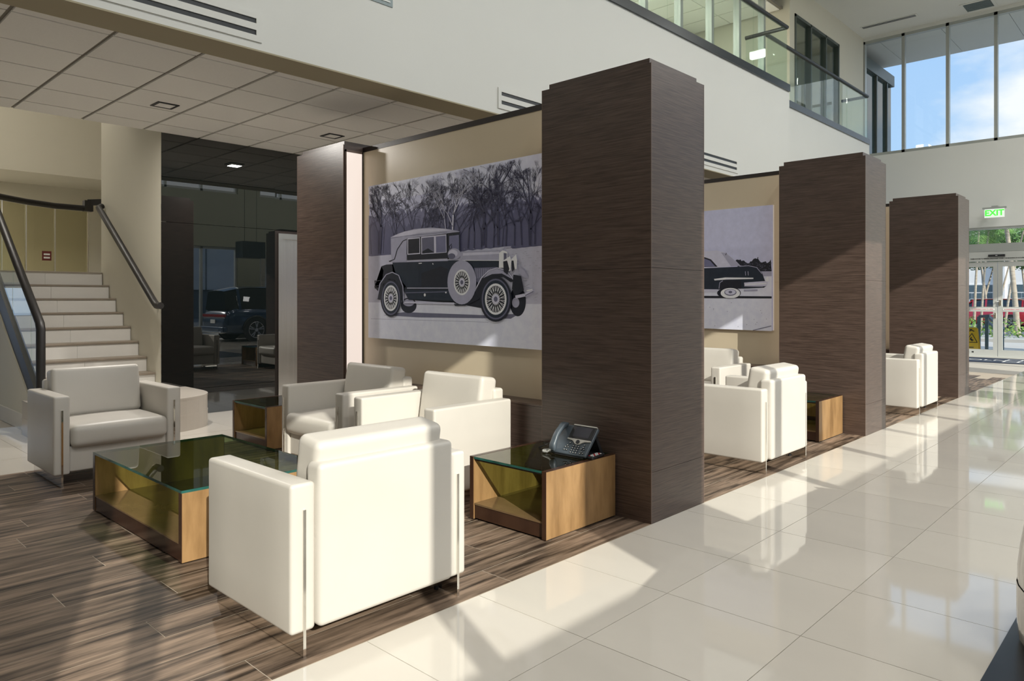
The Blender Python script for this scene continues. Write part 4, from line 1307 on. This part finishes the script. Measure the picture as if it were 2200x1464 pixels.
gloss_white = M('gloss_white_shell', (.74, .71, .655), .16, coat=.6, noise=((4, 4, 4), (.70, .67, .62), .3, .7))
pf = empty('rounded_pouf', (3.475, .12, .005), 'rounded glossy white form cut off by the right edge', 'seat')
def lathe(c, prof, n=40):
    m = MB(); pts = []
    for (r_, z) in prof:
        for j in range(n):
            a_ = 2*math.pi*j/n
            pts.append((c[0]+r_*math.cos(a_), c[1]+r_*math.sin(a_), z))
    m.add(pts, [(i*n+j, i*n+(j+1) % n, (i+1)*n+(j+1) % n, (i+1)*n+j) for i in range(len(prof)-1) for j in range(n)], 0, True)
    return m
lathe((3.475, .12), [(.0, .006), (.37, .006), (.395, .03), (.40, .10), (.40, .236)]).build('lower_shell', gloss_white, pf)
lathe((3.475, .12), [(.397, .240), (.397, .30), (.388, .38), (.372, .48), (.348, .57), (.30, .66), (.22, .72), (.10, .75), (.0, .755)]).build('upper_shell', gloss_white, pf)
lathe((3.475, .12), [(.394, .234), (.394, .242)]).build('seam', cord_m, pf)
# dark box-shaped sign hanging in the hall, seen in the mirror
hs = empty('hanging_sign', (9.8, -3.1, 2.53), 'dark box sign hanging in the hall, seen in the mirror', 'sign')
MB().box(9.44, 10.12, -3.36, -2.9, 2.53, 3.0).build('box', fascia_m, hs)
for x in (9.6, 9.96):
    MB().cyl((x, -3.13, 3.0), (x, -3.13, CEIL-.001), .006, 6).build('suspension_rod', dark_rail, hs)

# ================================================================== ENTRANCE DETAILS
navy = M('navy_door_mat', (.016, .028, .055), .9, noise=((40, 40, 40), (.022, .036, .068), .3, .7))
dm = empty('door_mat', (18.7, 3.0, 0), 'navy entrance mat with white lettering and emblem', 'mat')
MB().box(18.05, 19.35, 1.6, 4.6, .0008, .010).build('carpet', navy, dm)
text('LINCOLN', .36, white_print, dm, (18.7, 3.75, .0106), (0, -1, 0), (1, 0, 0), extr=.0004)
m = MB()
cx, cy = 18.7, 2.75
for (a, b, c, d) in ((-.42, .42, -.27, -.24), (-.42, .42, .24, .27), (-.42, -.38, -.24, .24), (.38, .42, -.24, .24), (-.38, .38, -.018, .018), (-.025, .025, -.24, .24)):
    m.box(cx+a, cx+b, cy+c, cy+d, .010, .0108)
m.build('emblem', white_print, dm)

# ================================================================== OUTSIDE
asphalt = M('asphalt', (.13, .14, .155), .85, noise=((3, 3, 3), (.17, .18, .19), .3, .7))
conc = M('pavement', (.60, .57, .51), .85, noise=((2, 2, 2), (.54, .51, .46), .3, .7))
bld_white = M('white_building', (.78, .78, .77), .7, noise=((.5, .5, .5), (.72, .72, .71), .3, .7))
bld_grey = M('grey_building_base', (.16, .18, .20), .7, noise=((.5, .5, .5), (.13, .15, .17), .3, .7))
bld_glass = M('far_window_glass', (.05, .08, .10), .05, ior=1.6, noise=((2, 2, 2), (.07, .11, .13), .3, .7))
bark = M('pale_palm_bark', (.50, .43, .34), .8, noise=((3, 3, 22), (.34, .29, .22), .35, .65))
leaf = M('palm_green', (.10, .24, .045), .5, noise=((4, 4, 4), (.19, .34, .08), .3, .7), rnd=.2)
leaf2 = M('leaf_green', (.05, .15, .03), .55, noise=((3, 3, 3), (.14, .27, .06), .3, .7), rnd=.2)
hedge_m = M('hedge_green', (.08, .20, .03), .55, noise=((7, 7, 7), (.38, .46, .10), .45, .7))
GZ = -.32
tag(MB().box(-60, 130, -90, 90, GZ-.3, GZ).build('ground', asphalt), 'grey asphalt parking area outside', kind='structure')
tag(MB().box(XF+.2, 27.5, -12, 14, GZ, -.03).box(-12, XF+.2, -12, YF-.25, GZ, -.03).build('pavement', conc), 'pale pavement outside the entrance', kind='structure')
tag(MB().box(33, 36.5, -6, 20, GZ, GZ+.14).build('planting_bed', conc), 'kerbed planting bed across the drive', kind='structure')
for k in range(5):
    tag(MB().box(28.3, 32.4, -4+k*2.9, -3.88+k*2.9, GZ, GZ+.004).build('parking_line', white_print), 'white parking line on the asphalt outside the entrance', 'road marking', 'parking lines outside')
rl = random.Random(11)
def leafy(mb, c, r, n, s, squash=(1, 1, 1)):
    for _ in range(n):
        d = Vector((rl.gauss(0, 1), rl.gauss(0, 1), rl.gauss(0, 1))).normalized()
        p = Vector(c)+Vector((d.x*r*squash[0], d.y*r*squash[1], d.z*r*squash[2]))*rl.uniform(.55, 1.0)**.5
        t = Vector((rl.gauss(0, 1), rl.gauss(0, 1), rl.gauss(0, 1))).normalized()
        b = d.cross(t); b = b.normalized() if b.length > 1e-5 else Vector((1, 0, 0))
        t2 = b.cross(d).normalized()
        q = s*rl.uniform(.6, 1.3)
        mb.poly([p-t2*q, p+b*q*.45+d*q*.15, p+t2*q, p-b*q*.45+d*q*.15])
hd_ = MB()
for k in range(150):
    leafy(hd_, (33.8+rl.uniform(0, 1.6), -4+k*.14, GZ+.45+rl.uniform(-.1, .15)), .42, 22, .085)
tag(hd_.build('hedge', hedge_m), 'low clipped green hedge across the drive', 'hedge', kind='stuff')
def frond_mesh(L=2.6, n=34, droop=1.0, lw=.05):
    mb = MB()
    path = []
    for i in range(n+1):
        t = i/n
        path.append(Vector((L*(t-.12*t*t), 0, L*(.42*t-droop*.62*t*t))))
    mb.tube(path, [.022*(1-.85*i/n)+.003 for i in range(n+1)], 5)
    for i in range(3, n):
        t = i/n
        ll = .62*math.sin(math.pi*(.12+.86*t))+.08
        d = (path[i+1]-path[i]).normalized()
        for s_ in (-1, 1):
            side = (Vector((0, s_, 0))*.86+d*.5+Vector((0, 0, -.28-.2*rl.random()))).normalized()
            a = path[i]; tip = a+side*ll+Vector((0, 0, -.16*ll))
            w_ = d*lw*.5
            mid = a+side*ll*.5
            mb.poly([a-w_*.5, mid-w_, tip, mid+w_, a+w_*.5])
    me = bpy.data.meshes.new('frond')
    me.from_pydata([tuple(p) for p in mb.v], [], mb.f)
    me.materials.append(leaf)
    return me
FR = [frond_mesh(2.7, 34, 1.0), frond_mesh(2.4, 30, 1.35), frond_mesh(2.9, 34, .75)]
def palm(x, y, h, lean, label, rt=.13, n=15, sc=1.0, group='palm trees outside'):
    e = empty('palm_tree', (x, y, GZ), label, 'tree', group)
    top = Vector((x+lean[0], y+lean[1], GZ+h))
    path = [Vector((x, y, GZ)).lerp(top, i/14)+Vector((lean[0]*-.12*math.sin(math.pi*i/14), lean[1]*-.12*math.sin(math.pi*i/14), 0)) for i in range(15)]
    MB().tube(path, [rt*(1.25-.5*i/14)*(1.06 if i % 2 else 1.0) for i in range(15)], 10).build('trunk', bark, e)
    for k in range(n):
        o = inst(FR[k % 3], 'frond', e, top)
        o.rotation_euler = (rl.uniform(-.2, .2), rl.uniform(-.55, .5), 2*math.pi*k/n*2.4+rl.uniform(-.2, .2))
        o.scale = (sc, sc, sc)
    return e
def tree(x, y, h, r, label):
    e = empty('leafy_tree', (x, y, GZ), label, 'tree', 'leafy trees outside')
    t = MB(); t.tube([(x, y, GZ), (x+.1, y+.05, GZ+h*.3), (x-.05, y+.25, GZ+h*.62)], [.10, .085, .05], 8)
    t.tube([(x+.1, y+.05, GZ+h*.3), (x+.4, y-.4, GZ+h*.65)], [.07, .03], 8)
    t.build('trunk', bark, e)
    c = MB()
    for _ in range(14):
        leafy(c, (x+rl.uniform(-1, 1)*r*.6, y+rl.uniform(-1, 1)*r*.7, GZ+h*.78+rl.uniform(-.6, .7)*r*.5), r*.5, 130, .16)
    tag(c.build('foliage', leaf2, e), kind='stuff')
def along(u, d):
    a = (u-1100)/FPX
    return d*(CT+a*ST), d*(ST-a*CT)
for (u, d, h, ln, lb) in ((2187, 30, 5.6, (.2, .55), 'palm with a stout pale ringed trunk right of the door joint'), (2092, 33, 5.0, (.1, -.2), 'slim palm seen through the left door beside the column'),
                      (2107, 37, 5.4, (.1, -.35), 'slim palm second from the column through the left door'), (2124, 44, 5.2, (0, .6), 'leaning slim palm through the left door near the joint'),
                      (2157, 35, 5.0, (.3, -.75), 'forked pale palm just right of the door joint')):
    x, y = along(u, d)
    palm(x, y, h, ln, lb, .095 if u == 2187 else .05, 11, .8)
for (u, d, h, r, lb) in ((2118, 48, 6.2, 1.8, 'leafy green tree behind the slim palms'), (2152, 46.5, 6.4, 1.9, 'leafy green tree behind the door joint'), (2205, 49, 6.4, 2.0, 'leafy green tree behind the stout palm')):
    x, y = along(u, d)
    tree(x, y, h, r, lb)
x, y = along(2104, 41); car('parked_car', 'red utility vehicle parked beyond the hedge, seen through the left door', (x+1.2, y, GZ), R(90), p_red, 4.9, 1.95, 1.68, True)
x, y = along(2186, 41.5); car('parked_car', 'maroon sedan parked beyond the hedge, seen through the right door', (x+1.2, y-1.6, GZ), R(90), p_red, 4.8, 1.9, 1.58, True)
x, y = along(2190, 52); car('parked_car', 'dark navy car parked in the farther row', (x, y, GZ), R(90), p_dark, 4.7, 1.9, 1.75, True)
x, y = along(2098, 60); car('parked_car', 'silver car parked in the farther row', (x, y, GZ), R(90), p_silver, 4.7, 1.9, 1.70, True)
# far white building beyond the parking rows
bx = 74.0
b = empty('office_building', (bx, 14, GZ), 'white two-storey building beyond the parked cars', 'building')
MB().box(bx, bx+10, -20, 40, GZ, 6.2).build('wall', bld_white, b)
MB().box(bx-.3, bx+10, -20.3, 40.3, 6.2, 6.6).build('parapet', bld_white, b)
for k in range(14):
    y0 = -16+k*3.6
    f = MB().box(bx-.06, bx, y0, y0+2.4, .1, 2.7).build('window', bld_white, b)
    for q in range(3):
        MB().box(bx-.09, bx-.06, y0+.06+q*.78, y0+.78+q*.78, .2, 1.9).build('pane', bld_glass, f)
    MB().box(bx-.09, bx-.06, y0+.06, y0+2.34, 2.0, 2.6).build('pane', bld_glass, f)
    MB().box(bx-.5, bx, y0+2.7, y0+3.3, GZ, 6.2).build('pier', bld_white, b)
# wing of this building outside the clerestory corner
wg = empty('building_wing', (21.2, 6.6, GZ), 'dark glazed wing of the building outside the high windows', 'building')
teal = M('dark_teal_glass', (.008, .035, .038), .06, ior=1.5, noise=((1, 1, 1), (.012, .045, .05), .3, .7))
MB().box(XF+.22, 22.45, 6.36, 7.6, GZ, 7.7).build('wall', teal, wg)
for x in (20.1, 21.0, 21.9):
    MB().box(x, x+.07, 6.30, 6.36, GZ, 7.4).build('mullion', dark_frame, wg)
MB().box(XF+.22, 22.5, 6.28, 7.7, 7.4, 7.7).build('coping', dark_frame, wg)
# yellow wet-floor sign and blue-grey ramp rail outside the doors
yel = M('yellow_plastic', (.72, .46, .02), .45, noise=((6, 6, 6), (.66, .42, .02), .3, .7))
sx, sy = along(2089, 17.9)
ws = empty('wet_floor_sign', (sx, sy, -.03), 'yellow folding wet floor sign outside the left door', 'sign')
dy = .16
for s_ in (-1, 1):
    m = MB()
    m.prism([(sx+s_*.14, sy-dy, -.028), (sx+s_*.14, sy+dy, -.028), (sx+s_*.02, sy+dy*.72, .62), (sx+s_*.02, sy-dy*.72, .62)], (s_*.012, 0, 0))
    m.build('board', yel, ws)
MB().cyl((sx, sy-.10, .625), (sx, sy+.10, .625), .02, 8).build('hinge', yel, ws)
def front(y, z): return (sx-.14-.012+(.12)*((z+.028)/.648)-.003, sy+y, z)
tri = [(-.125, .28), (.125, .28), (0, .50)]
for a, c in zip(tri, tri[1:]+tri[:1]):
    MB().bar(front(*a), front(*c), .008, .014).build('warning_triangle', blk_print, ws)
for (a, c) in (((-.02, .31), (.03, .36)), ((.03, .36), (.0, .41)), ((.02, .37), (-.04, .33)), ((-.05, .55), (.05, .60)), ((.05, .55), (.0, .60)), ((-.05, .16), (.05, .16))):
    MB().bar(front(*a), front(*c), .008, .02).build('pictogram', blk_print, ws)
rail_m = M('blue_grey_rail', (.12, .19, .24), .4, metal=.3, noise=((5, 5, 5), (.10, .16, .21), .3, .7))
rx, ry = along(2110, 18.4)
rp = empty('ramp_railing', (rx, ry, -.03), 'blue-grey metal ramp railing outside the left door', 'railing')
for (dx, dy_, h) in ((0, .07, .90), (0, -.10, .90), (1.3, -.22, .55)):
    MB().box(rx+dx-.03, rx+dx+.03, ry+dy_-.035, ry+dy_+.035, -.03, h).build('post', rail_m, rp)
MB().bar((rx, ry+.07, .90), (rx, ry-.12, .92), .07, .07).build('top_rail', rail_m, rp)
MB().bar((rx, ry-.12, .92), (rx+1.3, ry-.24, .56), .07, .07).build('top_rail', rail_m, rp)
MB().bar((rx, ry-.12, .78), (rx+1.3, ry-.24, .42), .05, .05).build('mid_rail', rail_m, rp)

# street side behind the camera, seen in the mirror wall and through the front windows
b = empty('warehouse', (20, -48, GZ), 'long pale warehouse with dark base across the street', 'building')
MB().box(-30, 70, -60, -48, GZ, 2.2).build('base_wall', bld_grey, b)
MB().box(-30, 70, -60.2, -47.8, 2.2, 6.0).build('upper_wall', bld_white, b)
for k in range(20):
    MB().box(-28+k*5, -27.9+k*5, -47.8, -47.75, 2.2, 6.0).build('joint', bld_grey, b)
palm(15.2, -13.5, 5.2, (.2, 0), 'palm outside the front windows, seen in the mirror beside the pier', .16, 17, .75)
palm(19.6, -20, 9.5, (.3, .2), 'tall palm outside the front windows, seen high in the mirror', .18, 17, 1.0)
palm(11.0, -20, 8.2, (-.3, .2), 'tall palm outside the front windows, leftmost in the mirror', .18, 17, 1.0)
car('parked_car', 'white car parked outside the front windows', (13.5, -24, GZ), R(8), p_white, 4.7, 1.9, 1.7, True)
